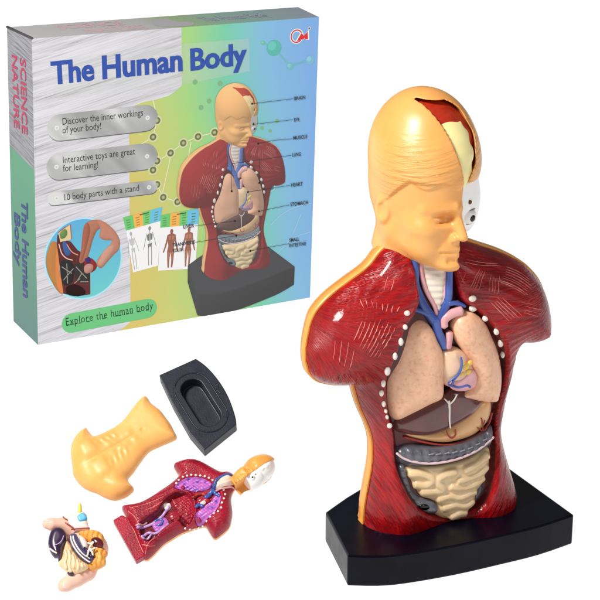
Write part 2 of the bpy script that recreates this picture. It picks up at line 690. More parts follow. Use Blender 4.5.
BACK = 24.0
bo = resample(seam_cut, 3)
nr = np.roll(bo, -1, 0) - np.roll(bo, 1, 0)
nr = np.stack([nr[:, 1], -nr[:, 0]], 1) * (1 if signed_area(bo) > 0 else -1)
nr /= np.linalg.norm(nr, axis=1)[:, None]
bo2 = bo + nr * 1.6
bo2[:, 1] = np.maximum(bo2[:, 1], zlo)
DP2 = resample(seam_full, 3.0)
V, Fc = relief(bo2, lambda X, d: np.where(d > 3, -2.0, 1.2), lambda X, d: -(10 + 24 * rnd(d / 26.0)), 2.6, DP2, k=K)
mesh_obj('back_shell', V, Fc, M['flesh'], bust)


def organ(name, px, mat, h, R, vplane, base_off=1.0, parent=None, step=1.6, disp=None, smooth_n=4, tilt=None):
    """rounded piece over an outline measured in the photo, lying on the torso surface"""
    P = catmull(uz(px, vplane), smooth_n)

    def fr(X, d):
        g = base_off + h * rnd(d / R)
        if disp is not None:
            g = g + disp(X, d)
        if tilt is not None:
            g = g + tilt(X)
        return base(X) + g

    def base(X):
        return front_s(X)

    V, Fc = relief(P, fr, lambda X, d: base(X) + base_off - 8, step, k=K)
    return mesh_obj(name, V, Fc, mat, parent if parent is not None else bust)


def front_s(X):
    """smoothed cavity floor the organs sit on"""
    u, z = X[:, 0], X[:, 1]
    return 18 + 9 * np.exp(-((z - 200) / 80) ** 2) - 0.0035 * (u - 6) ** 2


def wob(s, a, seed=0):
    r = np.random.default_rng(seed)
    w = r.normal(size=(6, 2)) * s; ph = r.uniform(0, 6.28, 6)
    return lambda X, d: a * np.sin(X @ w.T + ph).mean(1) * np.clip(d / 3, 0, 1)


c350 = lambda P: [(350 + x * 0.35, 270 + y * 0.35) for x, y in P]
c390 = lambda P: [(390 + x * 0.23333, 400 + y * 0.23333) for x, y in P]
c385 = lambda P: [(385 + x / 6, 260 + y / 6) for x, y in P]
VP = 34

# stomach, liver, colon, small intestine, heart, lungs
organ('stomach', c350([(165, 478), (200, 480), (260, 478), (330, 440), (385, 395), (408, 384), (424, 392), (426, 425), (412, 455), (375, 485), (330, 500), (280, 508), (225, 503), (185, 496)]), M['stomach'], 7, 14, VP, 1.0)
organ('liver', c350([(146, 455), (160, 442), (215, 405), (268, 370), (300, 348), (335, 352), (365, 372), (390, 384), (384, 402), (362, 425), (330, 445), (290, 466), (245, 485), (205, 490), (165, 487), (147, 478)]), M['liver'], 8, 12, VP, 3.0)
heart = organ('heart', c350([(262, 240), (278, 228), (300, 222), (325, 232), (345, 258), (360, 295), (356, 325), (335, 340), (308, 343), (285, 338), (268, 325), (255, 285)]), M['heart'], 12, 15, VP, 4.0, disp=wob(0.12, 1.2, 3))
lung_r = organ('lung', c350([(205, 147), (228, 158), (242, 178), (250, 200), (264, 230), (270, 270), (271, 320), (269, 368), (235, 392), (190, 424), (160, 445), (146, 446), (133, 432), (122, 400), (117, 355), (118, 318), (124, 275), (136, 220), (155, 175), (178, 153)]), M['lung'], 13, 20, VP, 6.0, disp=wob(0.15, 1.3, 1))
lung_l = organ('lung', c350([(303, 133), (330, 120), (360, 126), (388, 152), (410, 195), (430, 240), (443, 285), (449, 325), (446, 360), (438, 386), (425, 390), (385, 383), (350, 373), (330, 367), (334, 355), (348, 335), (356, 312), (350, 285), (340, 262), (322, 232), (302, 200), (292, 165)]), M['lung'], 12, 18, VP, 6.0, disp=wob(0.15, 1.3, 2))
lung_r['label'] = "larger peach lung on the model's right, left of the heart"
lung_l['label'] = 'slimmer peach lung curving round the right of the heart'
colon = organ('colon', c350([(143, 540), (150, 531), (168, 522), (190, 518), (250, 517), (310, 508), (350, 496), (390, 478), (415, 460), (423, 462), (426, 490), (416, 510), (380, 532), (320, 548), (250, 566), (200, 576), (165, 574), (150, 560)]), M['colon'], 10, 9, VP, 5.0,
               disp=lambda X, d: 0.9 * np.sin(X[:, 0] * 0.75) * np.clip(d / 3, 0, 1))
asc = organ('colon', c390([(60, 305), (85, 302), (95, 340), (110, 395), (135, 430), (165, 442), (200, 450), (218, 470), (212, 492), (190, 502), (150, 494), (115, 472), (85, 430), (65, 380), (57, 340)]), M['colon'], 8, 7, VP, 8.0,
            disp=lambda X, d: 0.7 * np.sin(X[:, 1] * 0.8) * np.clip(d / 3, 0, 1))
desc = organ('colon', c390([(408, 385), (424, 392), (418, 420), (395, 448), (378, 458), (380, 430), (392, 402)]), M['colon'], 5, 5, VP, 5.0)
colon['label'] = 'grey colon band running across with a pale pink stripe'
asc['label'] = 'grey colon bend at lower left with a dark hole'
desc['label'] = 'short grey colon end at lower right'
bowel_px = c390([(78, 315), (110, 308), (200, 302), (270, 290), (340, 275), (395, 250), (430, 228), (448, 228), (458, 245), (455, 290), (442, 330), (422, 380), (396, 410), (384, 450), (358, 492), (338, 515), (300, 526), (250, 526), (215, 512), (200, 490), (216, 470), (195, 448), (150, 436), (118, 402), (96, 362)])
gut = organ('small_intestine', bowel_px, M['bowel'], 6, 9, VP, 5.0)


def on_surf(P, v, off, base=front_s):
    X = uz(P, v)
    X = catmull(X, 5, False)
    vv = base(X) + off
    return np.stack([X[:, 0], -vv, X[:, 1]], 1)


def line_part(name, px, r, off, mat, parent=None, taper=None, n=8, base=front_s, v=VP):
    pth = resample(on_surf(px, v, off, base), 1.6, False)
    rr = r if taper is None else np.linspace(r, taper, len(pth))
    V, Fc = tube(pth, rr, n, k=K)
    return mesh_obj(name, V, Fc, mat, parent if parent is not None else bust)


# bowel loops: one mesh with the body of the gut
loops = [[(92, 345), (140, 333), (192, 350), (172, 380), (118, 380)],
         [(128, 415), (180, 406), (236, 398), (214, 362), (246, 330), (292, 318)],
         [(328, 314), (385, 288), (436, 252)],
         [(298, 356), (345, 348), (395, 330), (437, 298)],
         [(268, 380), (320, 388), (375, 372), (416, 348)],
         [(160, 446), (215, 438), (262, 424), (310, 428), (355, 412), (392, 400)],
         [(238, 474), (285, 462), (335, 464), (372, 440)],
         [(232, 503), (265, 512), (300, 498), (346, 494)]]
gb = MB()
GP = catmull(uz(bowel_px, VP), 4)
for lp in loops:
    pth = resample(on_surf(c390(lp), VP, 9.4), 1.2, False)
    pth = pth[sdist(GP, pth[:, [0, 2]]) > 4.2]
    if len(pth) < 4:
        continue
    rr = 5.0 + 0.3 * np.sin(np.arange(len(pth)) * 0.35)
    gb.add(*tube(pth, rr, 12, k=K))
n0 = len(gut.data.vertices)
V0 = [tuple(v.co) for v in gut.data.vertices]; F0 = [tuple(p.vertices) for p in gut.data.polygons]
all_ = MB().add(V0, F0); all_.add(gb.V, gb.F)
bpy.data.objects.remove(gut)
gut = all_.build('small_intestine', M['bowel'], bust)
sm = gut.modifiers.new('melt', 'REMESH'); sm.mode = 'VOXEL'; sm.voxel_size = 0.85 * K; sm.use_smooth_shade = True
sm2 = gut.modifiers.new('soften', 'SMOOTH'); sm2.factor = 0.5; sm2.iterations = 9

line_part('taenia', c350([(148, 538), (165, 550), (190, 556), (230, 557), (280, 548), (330, 533), (380, 510), (418, 484)]), 1.3, 14.8, M['taenia'], colon)
for i, (x, y) in enumerate([(235, 530), (255, 528), (278, 524), (300, 521), (322, 517), (345, 510), (368, 500), (390, 489)]):
    V, Fc = tube(on_surf(c350([(x - 6, y + 2), (x + 7, y - 2)]), VP, 14.6), 0.6, 6, k=K)
    mesh_obj('haustra_fold', V, Fc, M['fold'], colon)
q = uz(c390([(155, 466)]), VP)[0]
V, Fc = ellipsoid((q[0], -(front_s(q[None])[0] + 15.6), q[1]), (6.0, 1.6, 3.2), 14, 8, R=Matrix.Rotation(0.35, 3, 'Y'), k=K)
mesh_obj('colon_opening', V, Fc, M['black'], asc)

# vessels on heart, liver and stomach
line_part('vein', c350([(305, 240), (308, 262), (302, 285), (288, 305), (282, 322)]), 1.15, 17, M['vein'], heart)
line_part('vein', c350([(300, 290), (285, 302), (272, 318), (300, 328), (325, 322), (335, 328)]), 1.0, 17.2, M['vein'], heart)
V, Fc = ellipsoid(np.r_[0, 0, 0], (1, 1, 1), 8, 6)
mb = MB()
for x, y, r in ((322, 268, 4.2), (330, 285, 3.4), (312, 290, 3.2), (335, 258, 2.8)):
    q = uz(c350([(x, y)]), VP)[0]
    mb.add(*ellipsoid((q[0], -(front_s(q[None])[0] + 14.8), q[1]), (r, 1.6, r * 0.9), 12, 8, k=K))
mb.build('heart_fat', M['yellow_fat'], heart)
V, Fc = relief(catmull(uz(c350([(284, 312), (305, 302), (325, 288), (345, 280), (358, 298), (357, 325), (336, 340), (305, 343), (284, 334)]), VP), 4), lambda X, d: front_s(X) + 12.8 + 4.2 * rnd(d / 6), lambda X, d: front_s(X) + 8, 1.5, k=K)
mesh_obj('ventricle', V, Fc, M['artery'], heart)
line_part('ligament', c350([(283, 375), (286, 400), (287, 430), (290, 455)]), 1.3, 11.6, M['white_line'], None, 0.7)
line_part('ligament', c350([(284, 383), (276, 374), (270, 368)]), 0.9, 12, M['white_line'], None, 0.6)
line_part('ligament', c350([(285, 383), (296, 372), (305, 354)]), 0.9, 12, M['white_line'], None, 0.6)
stom = [o for o in bust.children if o.name == 'stomach'][0]
line_part('vessel', c350([(283, 466), (290, 482), (300, 488), (310, 478), (308, 462)]), 0.7, 8.3, M['red_line'], stom)
line_part('vessel', c350([(375, 460), (392, 470), (404, 462)]), 0.6, 8.6, M['red_line'], stom)
line_part('vessel', c350([(392, 470), (390, 445), (386, 432)]), 0.6, 8.6, M['red_line'], stom)
line_part('vessel', c350([(391, 455), (398, 440)]), 0.6, 8.6, M['red_line'], stom)
line_part('vessel', c350([(175, 497), (230, 507), (290, 511), (340, 501), (385, 482), (415, 455), (425, 425)]), 1.0, 5.5, M['red_line'], stom)

# windpipe and neck vessels
V, Fc = relief(catmull(uz(c385([(215, -10), (300, -14), (375, -10), (368, 60), (356, 150), (345, 230), (325, 300), (305, 325), (288, 305), (262, 250), (235, 180), (222, 90)]), 22), 4),
               lambda X, d: np.minimum(front_s(X), 24) + 1 + 6 * rnd(d / 9) + 0.5 * np.sin(X[:, 1] * 1.0) * np.clip(d / 4, 0, 1), lambda X, d: np.minimum(front_s(X), 24) - 8, 1.4, k=K)
mesh_obj('windpipe', V, Fc, M['trachea'], bust)
neck_base = lambda X: np.minimum(front_s(X), 24)
line_part('artery', c385([(228, 0), (226, 70), (240, 160), (262, 215), (290, 270), (303, 322)]), 2.2, 5, M['artery'], base=neck_base, v=26)
line_part('artery', c385([(368, 0), (362, 90), (352, 170), (344, 240), (320, 300)]), 2.0, 5, M['artery'], base=neck_base, v=26)
line_part('vein', c385([(196, -10), (198, 70), (195, 150), (210, 215), (240, 285), (275, 340), (302, 375)]), 3.6, 6, M['vein'], taper=5, base=neck_base, v=28)
line_part('vein', c385([(388, -10), (384, 70), (378, 160), (372, 225), (350, 290), (325, 345), (312, 380)]), 3.4, 6, M['vein'], taper=5, base=neck_base, v=28)
line_part('vein', c385([(132, 298), (180, 302), (230, 312), (262, 325)]), 2.0, 8, M['vein'], taper=3.2, base=neck_base, v=30)
line_part('vein', c385([(375, 255), (410, 252), (440, 258), (472, 272)]), 2.8, 9, M['vein'], taper=1.8, base=neck_base, v=30)
line_part('vein', c385([(306, 360), (310, 390), (318, 430), (340, 480), (356, 522)]), 5.0, 7, M['vein'], taper=4.0, v=32)
line_part('artery', c385([(350, 395), (350, 360), (370, 335), (410, 310), (450, 300)]), 4.2, 8, M['artery'], taper=5.0, v=32)
line_part('artery', c385([(370, 520), (378, 470), (380, 430)]), 3.6, 8, M['artery'], v=32)
mb = MB()
for x, y, r in ((100, 385, 2.6), (120, 370, 2.8), (145, 358, 2.6), (130, 395, 2.3), (108, 402, 2.0), (150, 380, 2.2), (150, 325, 1.8)):
    q = uz(c385([(x, y)]), 30)[0]
    V, Fc = ellipsoid((q[0], -(front_s(q[None])[0] + 6), q[1]), (r, r, r * 1.2), 10, 8, k=K)
    mesh_obj('lymph_node', V, Fc, M['artery'], bust)

# rib ends along both edges of the opening
RIBS = [(402.5, 309.5, 3.0, 2.6), (399, 322, 2.3, 2.6), (394, 336, 2.4, 3.9), (388.5, 350.5, 2.3, 3.7), (383.6, 367.5, 3.0, 4.7), (383, 383, 2.2, 4.0), (383, 394.5, 2.2, 3.4), (386, 406, 1.9, 3.2), (388.3, 413.5, 1.5, 2.2), (390, 420, 1.5, 2.2), (393, 429, 2.7, 2.7),
        (469, 296, 4.0, 3.0), (472.5, 307.5, 4.6, 3.6), (483, 316.5, 3.2, 3.2), (493.5, 329, 3.0, 3.8), (500, 342.5, 3.0, 4.2), (505, 356, 2.2, 4.0), (460, 304, 3.2, 2.4)]
for x, y, ru, rz in RIBS:
    q = uz([(x, y)], 32)[0]
    v = front_v(q[None])[0]
    V, Fc = ellipsoid((q[0], -(max(v, 12) + 1.2), q[1]), (ru, 2.6, rz), 12, 8, k=K)
    mesh_obj('rib_end', V, Fc, M['bone'], bust)

# raised pale strands, coloured to imitate highlights on the muscles
c300 = lambda P: [(300 + x * 0.28333, 230 + y * 0.28333) for x, y in P]
c440 = lambda P: [(440 + x * 0.23333, 210 + y * 0.23333) for x, y in P]


def glint_strands(conv, s0, s1, n, curve=0.0, breaks=2, r=0.4):
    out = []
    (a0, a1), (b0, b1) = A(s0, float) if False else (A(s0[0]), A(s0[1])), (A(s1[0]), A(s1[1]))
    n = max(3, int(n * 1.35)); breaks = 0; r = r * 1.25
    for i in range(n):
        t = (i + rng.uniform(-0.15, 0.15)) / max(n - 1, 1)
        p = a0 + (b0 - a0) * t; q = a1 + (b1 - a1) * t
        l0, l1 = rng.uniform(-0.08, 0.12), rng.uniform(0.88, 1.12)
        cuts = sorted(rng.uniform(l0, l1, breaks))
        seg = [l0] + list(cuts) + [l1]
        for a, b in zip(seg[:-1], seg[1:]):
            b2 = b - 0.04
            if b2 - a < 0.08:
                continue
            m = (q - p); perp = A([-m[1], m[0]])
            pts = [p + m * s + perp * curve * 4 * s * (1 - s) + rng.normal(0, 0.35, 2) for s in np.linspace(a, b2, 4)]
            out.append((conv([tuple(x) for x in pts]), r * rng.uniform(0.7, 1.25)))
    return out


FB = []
FB += glint_strands(c300, ((292, 88), (246, 150)), ((322, 118), (272, 185)), 4, breaks=1)
FB += glint_strands(c300, ((270, 160), (246, 200)), ((348, 178), (325, 222)), 5, breaks=0)
FB += glint_strands(c300, ((225, 150), (150, 225)), ((262, 180), (200, 235)), 4, breaks=1, r=0.35)
FB += glint_strands(c300, ((120, 266), (98, 330)), ((180, 250), (165, 345)), 5, breaks=1)
FB += glint_strands(c300, ((190, 252), (200, 275)), ((345, 262), (330, 285)), 8, breaks=0)
FB += glint_strands(c300, ((218, 312), (180, 380)), ((325, 318), (250, 445)), 7, breaks=1)
FB += glint_strands(c300, ((60, 340), (52, 430)), ((104, 330), (95, 420)), 3, breaks=1, r=0.3)
FB += glint_strands(c300, ((130, 390), (120, 480)), ((180, 400), (165, 490)), 3, breaks=1, r=0.3)
FB += glint_strands(c440, ((150, 176), (320, 215)), ((135, 238), (300, 252)), 5, curve=0.05, breaks=2)
FB += glint_strands(c440, ((180, 264), (118, 335)), ((205, 266), (150, 350)), 3, breaks=0)
FB += glint_strands(c440, ((228, 278), (200, 350)), ((262, 292), (236, 362)), 3, breaks=0)
FB += glint_strands(c440, ((300, 258), (412, 318)), ((262, 312), (372, 372)), 6, curve=-0.06, breaks=1)
FB += glint_strands(c440, ((205, 385), (290, 475)), ((250, 365), (330, 440)), 4, breaks=1)
FB += glint_strands(c440, ((330, 385), (430, 410)), ((340, 425), (430, 450)), 3, breaks=1, r=0.3)
FB += glint_strands(c440, ((64, 335), (72, 365)), ((130, 262), (90, 300)), 4, breaks=0)
FB += glint_strands(lambda P: [(340 + x * .26667, 380 + y * .26667) for x, y in P], ((95, 150), (120, 400)), ((150, 160), (175, 420)), 5, breaks=2, r=0.28)
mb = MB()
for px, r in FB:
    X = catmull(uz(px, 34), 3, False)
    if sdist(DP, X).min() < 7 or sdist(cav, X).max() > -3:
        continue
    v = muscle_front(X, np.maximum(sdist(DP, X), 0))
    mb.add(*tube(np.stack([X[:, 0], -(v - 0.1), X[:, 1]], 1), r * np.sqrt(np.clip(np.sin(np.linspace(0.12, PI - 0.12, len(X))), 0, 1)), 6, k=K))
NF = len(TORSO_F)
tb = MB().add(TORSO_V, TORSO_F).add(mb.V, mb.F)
torso = tb.build('torso', M['fan_muscle'], bust)                 # red muscle front, dark lining of the opening, raised strands as painted highlights
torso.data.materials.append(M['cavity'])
torso.data.materials.append(M['fibre_glint'])
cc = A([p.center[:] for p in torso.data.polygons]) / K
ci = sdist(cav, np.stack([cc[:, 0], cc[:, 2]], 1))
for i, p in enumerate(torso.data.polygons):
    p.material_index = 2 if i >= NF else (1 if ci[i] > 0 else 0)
uvl = torso.data.uv_layers.new(name='UVMap')
vv = A([v.co[:] for v in torso.data.vertices]) / K
sg = np.where(vv[:, 0] < 0, -1.0, 1.0)
dx_, dz_ = vv[:, 0] * sg - 150.0, vv[:, 2] - 232.0
fan = np.stack([np.arctan2(-dz_, -dx_) + sg * 2.0, np.hypot(dx_, dz_) / 60.0], 1)
uvl.data.foreach_set('uv', fan[[l.vertex_index for l in torso.data.loops]].astype(np.float32).ravel())


# ================================================================== head (own frame: x = model's left, -y = forward, z = up)
HS = 0.89
KH = K * HS
HEAD_PX = (424, 153.6)
hc = at(*HEAD_PX, OB + Vn * 2 * K, Vn) - OB
HC = A([(hc @ U), 0.0, hc[2]])
HC[1] = -2 * K
HR = Matrix.Rotation(math.radians(16), 3, 'Z') @ Matrix.Rotation(math.radians(5), 3, 'X')


def head_sdf(L, Y, H):
    f = -Y
    cr = s_ell(L, f, H, (0, -2, 2), (51, 61, 66))
    top = s_ell(L, f, H, (0, 8, -8), (48, 52, 50))
    cr = smin(cr, top, 14)
    occ = s_ell(L, f, H, (0, -16, -42), (44, 42, 50))
    cr0 = cr
    H0 = H
    H = H - 5 * (1 - sstep(-75, -45, H))
    H = H0 + (H - H0)
    face = s_ell(L, f, H, (0, 22, -60), (38, 41, 52))
    d = smin(smin(cr, face, 22), occ, 20)
    jaw = s_cap(np.abs(L), f, H, (30, 0, -84), (7, 48, -106), 13, 10)
    d = smin(d, jaw, 20)
    d = smin(d, s_ell(L, f, H, (0, 59, -106), (13, 10, 9)), 9)
    d = smin(d, s_ell(np.abs(L), f, H, (20, 36, -88), (17, 17, 16)), 14)
    brow = s_cap(np.abs(L), f, H, (5, 60, -39), (31, 44, -41), 5.5, 4.5)
    d = smin(d, brow, 6)
    cheek = s_ell(np.abs(L), f, H, (27, 38, -66), (12, 14, 9))
    d = smin(d, cheek, 18)
    sock = s_ell(np.abs(L), f, H, (17, 63, -51), (15, 12, 8.0))
    d = smax(d, -sock, 5)
    inn = s_ell(np.abs(L), f, H, (10, 66, -50), (5, 9, 8))
    d = smax(d, -inn, 4)
    lid = s_ell(np.abs(L), f, H, (19, 45.5, -53), (10.5, 9.5, 6.0))
    d = smin(d, lid, 2.0)
    crease = s_cap(np.abs(L), f, H, (9, 56, -56.5), (29, 49, -57), 1.1)
    d = smax(d, -crease, 1.2)
    fold = s_cap(np.abs(L), f, H, (10, 57, -48), (24, 53, -48.5), 0.7)
    d = smax(d, -fold, 1.2)
    nose = s_cap(L, f, H, (0, 58, -46), (0, 71, -72), 4.5, 6.0)
    d = smin(d, nose, 6)
    wing = s_ell(np.abs(L), f, H, (6.5, 64, -75), (4.8, 6.5, 5))
    d = smin(d, wing, 2.5)
    nlf = s_cap(np.abs(L), f, H, (12, 64, -74), (18, 58, -86), 1.5)
    d = smax(d, -nlf, 5)
    muz = s_ell(L, f, H, (0, 49, -87), (17, 16, 14))
    d = smin(d, muz, 8)
    lip = s_cap(np.abs(L), f, H, (0, 64, -89), (15, 56, -91), 3.0, 1.8)
    d = smin(d, lip, 3)
    lip2 = s_cap(np.abs(L), f, H, (0, 63, -96), (12, 57, -95), 3.6, 2.2)
    d = smin(d, lip2, 3)
    mouth = s_cap(np.abs(L), f, H, (0, 69, -92.3), (17, 58, -92.6), 1.5, 1.2)
    d = smax(d, -mouth, 1.5)
    ment = s_cap(np.abs(L), f, H, (0, 68, -102), (9, 64, -102), 2.6)
    d = smax(d, -ment, 4)
    # hair cap stands a little proud of the forehead
    hairline = -14 - 0.9 * np.maximum(0, 34 - f) + 4 * np.sin(L * 0.22)
    cap = np.maximum(cr - 2.0, (hairline - H0) * 0.8)
    d = smin(d, cap, 2.5)
    ear = s_ell(np.abs(L), f, H, (45, -6, -58), (6, 11, 18))
    ear = smax(ear, -s_ell(np.abs(L), f, H, (51, -3, -56), (5, 7, 12)), 3)
    d = smin(d, ear, 4)
    neck = s_cap(L, f, H, (0, -6, -60), (-3, -12, -128), 36, 40)
    neck = smax(neck, -(H + 116 + 0.1 * f), 3)
    d = smin(d, neck, 10)
    return d


def edge_l(H):
    return 1.5 - 0.3 * np.maximum(0, H + 14)


def disc_r(L, f, H, dx=0.0, dz=0.0):
    return np.sqrt(((0.6 * f + 0.8 * L - dx) / 56) ** 2 + ((0.945 * H - 0.27 * f + 0.2 * L - dz) / 66) ** 2)


def head_cut(L, Y, H):
    """window on the model's left side: negative inside"""
    f = -Y
    w = np.maximum(edge_l(H) - L, -(f + 28 + 4 * np.sin(H * 0.21)))
    w = np.maximum(w, H - 64.0)
    rimw = np.where(H > -14, 60 * (disc_r(L, f, H) - (0.885 + 0.012 * np.sin(H * 0.25))), -50.0)
    return np.maximum(w, rimw)


hb = ((-60, -86, -130), (60, 68, 72))
step = 1.25


def shell_fn(L, Y, H):
    d = head_sdf(L, Y, H)
    w = head_cut(L, Y, H)
    return np.maximum(d, -w)


P, Q = surface_net(shell_fn, hb[0], hb[1], step)
head = mesh_obj('head', P * KH, Q, M['head'], bust)
hat = head.data.attributes.new('hair', 'FLOAT', 'POINT')
fL, fF, fH = P[:, 0], -P[:, 1], P[:, 2]
hm = sstep(-1, 5, fH - (-14 - 0.9 * np.maximum(0, 34 - fF))) * (1 - sstep(12, 42, fH)) * sstep(-25, 15, fF)
hat.data.foreach_set('value', hm.astype(np.float32))
head.matrix_local = Matrix.Translation(Vector(HC)) @ HR.to_4x4()


def head_child(name, fn, mat, st=1.6):
    P, Q = surface_net(fn, hb[0], hb[1], st)
    o = mesh_obj(name, P * KH, Q, mat, head)
    return o


def cran(L, Y, H, k):
    return s_ell(L, -Y, H, (0, 0, 0), (51 * k, 62 * k, 66 * k))


# red rim inside the window, cream brain, white skull half
head_child('cut_rim', lambda L, Y, H: np.maximum(np.maximum(cran(L, Y, H, 0.95), edge_l(H) - 1 - L), -16 - H), M['rim'], 2.0)


def brain_fn(L, Y, H):
    f = -Y
    d = s_ell(L, f, H, (0, 5, -3), (50, 58, 61.5))
    lob = 0.6 * np.sin(f * 0.22 + 1.3 * np.sin(H * 0.16)) * np.sin(H * 0.2 + L * 0.12)
    d = d + lob
    d = smax(d, edge_l(H) - 0.5 - L, 2)
    d = smax(d, 56 * (disc_r(L, f, H, 0.0, -6.5) - (0.85 + 0.03 * np.sin(H * 0.3) * np.sin(L * 0.2 + f * 0.15))), 2)
    d = smax(d, -(f + 14 + 5 * np.sin(H * 0.24)), 4)
    return np.maximum(d, -19 - H)


head_child('brain', brain_fn, M['brain'])


def skull_fn(L, Y, H):
    f = -Y
    a = s_ell(L, f, H, (0, 4, -16), (47, 51, 40))
    b = s_ell(L, f, H, (0, 17, -46), (55, 46, 62))
    d = smin(a, b, 12)
    d = smax(d, H + 14, 2)
    d = smax(d, 1.0 - L, 1)
    d = smax(d, -(H + 72), 1.5)
    d = smax(d, -(s_ell(L, f, H, (17, 65, -53), (11, 8, 8))), 2)
    return d


skull = head_child('skull', skull_fn, M['skull'])
V, Fc = ellipsoid((17, -55.5, -53), (9.5, 9.5, 9.5), 20, 14, k=KH)
mesh_obj('eyeball', V, Fc, M['skull'], head)
dirp = A([0.02, -0.99, -0.04]); dirp = dirp / np.linalg.norm(dirp)
c_ = A([17, -55.5, -53]) + dirp * 8.4
V, Fc = ellipsoid(c_, (3.7, 2.0, 3.7), 16, 10, R=Matrix.Rotation(0.0, 3, 'Z'), k=KH)
mesh_obj('pupil', V, Fc, M['black'], head)
V, Fc = ellipsoid((14, -61.0, -36), (2.4, 2.0, 2.4), 12, 8, k=KH)
mesh_obj('nerve_spot', V, Fc, M['iris'], head)
mb = MB()
rimp = [(17 + 11.5 * math.cos(t), -(61.0 - 0.05 * (11.5 * math.cos(t)) ** 2), -53 + 7.6 * math.sin(t) + 1.6 * math.cos(t)) for t in np.linspace(0, 2 * PI, 33)]
V, Fc = tube(rimp, 0.6, 6, False, k=KH)
mesh_obj('eye_rim', V, Fc, M['eye_rim'], head)
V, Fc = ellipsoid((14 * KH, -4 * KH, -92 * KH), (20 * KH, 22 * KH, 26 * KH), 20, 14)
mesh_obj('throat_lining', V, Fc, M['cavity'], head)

# ================================================================== product box
BA, BB, BL = ground_pt(38, 345), ground_pt(310, 297.5), ground_pt(13, 320)
bux = (BB - BA) / np.linalg.norm(BB - BA)
bn = A([bux[1], -bux[0], 0.0])                               # front face normal, towards the viewer
bul = -bn                                                    # depth direction
BW = float(np.linalg.norm(BB - BA))
TL = at(31.8, 38.7, BA, bn); TR = at(319, 17, BA, bn)
ROT = Matrix(((bux[0], bul[0], 0), (bux[1], bul[1], 0), (0, 0, 1)))
box = empty('product_box', 'large cardboard toy box printed The Human Body, silver fading through yellow to blue', 'box', BA, ROT)


def bl(p):
    q = np.asarray(p) - BA
    return np.stack([q @ bux, q @ bul, q[..., 2]], -1)


f00 = A([0, 0, 0.0]); f10 = A([BW, 0, 0.0]); f01 = bl(TL); f11 = bl(TR)
DEP_B, DEP_T = 0.68, 0.42
b00 = A([0.0, DEP_B, 0]); b10 = A([BW, DEP_B, 0]); b01 = A([0.012, DEP_T, f01[2] + 0.03]); b11 = A([f11[0], DEP_T, f11[2] + 0.02])


def pf(P):
    """photo points -> (x, z) on the front face"""
    return A([[q[0], q[2]] for q in (bl(at(p[0], p[1], BA, bn)) for p in P)])


_sn = np.cross(bl(BA) * 0 + (b01 - f00), b00 - f00); _sn = _sn / np.linalg.norm(_sn)
SIDE_N = bux * _sn[0] + bul * _sn[1] + ZUP * _sn[2]


def ps(P):
    """photo points -> local points on the left side"""
    return A([bl(at(p[0], p[1], BA, SIDE_N)) for p in P])


def panel(name, c, mat, n=12):
    V = []; Fc = []; uv = []
    for j in range(n + 1):
        for i in range(n + 1):
            s, t = i / n, j / n
            V.append((1 - s) * (1 - t) * c[0] + s * (1 - t) * c[1] + s * t * c[2] + (1 - s) * t * c[3]); uv.append((s, t))
    for j in range(n):
        for i in range(n):
            a = j * (n + 1) + i
            Fc.append((a, a + 1, a + n + 2, a + n + 1))
    o = mesh_obj(name, V, Fc, mat, box, False)
    l = o.data.uv_layers.new(name='UVMap')
    for lp in o.data.loops:
        l.data[lp.index].uv = uv[lp.vertex_index]
    return o


def card_finish(t):
    t.b.inputs['Roughness'].default_value = 0.38
    t.b.inputs['Specular IOR Level'].default_value = 0.35
    t.link(t.bump(t.noise(3.0, 2), 0.06, 0.05), t.b.inputs['Normal'])


def front_print():
    t = NT('box_front_print')
    sp = t.node('ShaderNodeSeparateXYZ'); t.link(t.tc.outputs['UV'], sp.inputs[0])
    def ma(op, a, b, c=None):
        n = t.node('ShaderNodeMath', operation=op)
        for i, v in enumerate((a, b, c)):
            if v is None:
                continue
            if isinstance(v, (int, float)):
                n.inputs[i].default_value = v
            else:
                t.link(v, n.inputs[i])
        return n.outputs[0]
    x, y = sp.outputs['X'], sp.outputs['Y']
    soft = t.noise(1.2, 2)
    # diagonal run yellow -> green -> teal -> blue
    d = ma('ADD', ma('MULTIPLY_ADD', x, 1.0, -0.28), ma('MULTIPLY', ma('SUBTRACT', y, 0.5), 0.16))
    d = ma('ADD', d, ma('MULTIPLY', ma('SUBTRACT', soft, 0.5), 0.12))
    c = t.ramp(d, [(0.0, lin((210, 190, 104))), (0.14, lin((196, 200, 114))), (0.30, lin((160, 208, 128))), (0.45, lin((118, 202, 168))), (0.6, lin((130, 186, 222))), (0.75, lin((126, 174, 230)))])
    t.link(c, t.b.inputs['Base Color'])
    card_finish(t)
    return t.m


def brushed(name, base, rot, dark=0.62):
    t = NT(name)
    n1 = t.noise(1.0, 6, t.mapped((1.3, 1, 75), (0, rot, 0)), 0.75)
    n2 = t.noise(1.0, 3, t.mapped((0.8, 1, 16), (0, rot - 0.05, 0)), 0.5)
    m = t.node('ShaderNodeMath', operation='MULTIPLY_ADD')
    t.link(n2, m.inputs[0]); m.inputs[1].default_value = 0.45; t.link(n1, m.inputs[2])
    b = lin(base)
    c = t.ramp(m.outputs[0], [(0.52, tuple(v * dark * 0.55 for v in b)), (0.64, tuple(v * 0.86 for v in b)), (0.8, tuple(min(1, v * 1.1) for v in b))])
    t.link(c, t.b.inputs['Base Color'])
    card_finish(t)
    return t.m


M['box_front'] = front_print()
M['brushed'] = brushed('brushed_silver_print', (208, 208, 215), 0.2)
M['brushed_side'] = brushed('brushed_silver_side_print', (180, 180, 188), 0.12)
M['print'] = tint_mat('flat_print', 0.4)


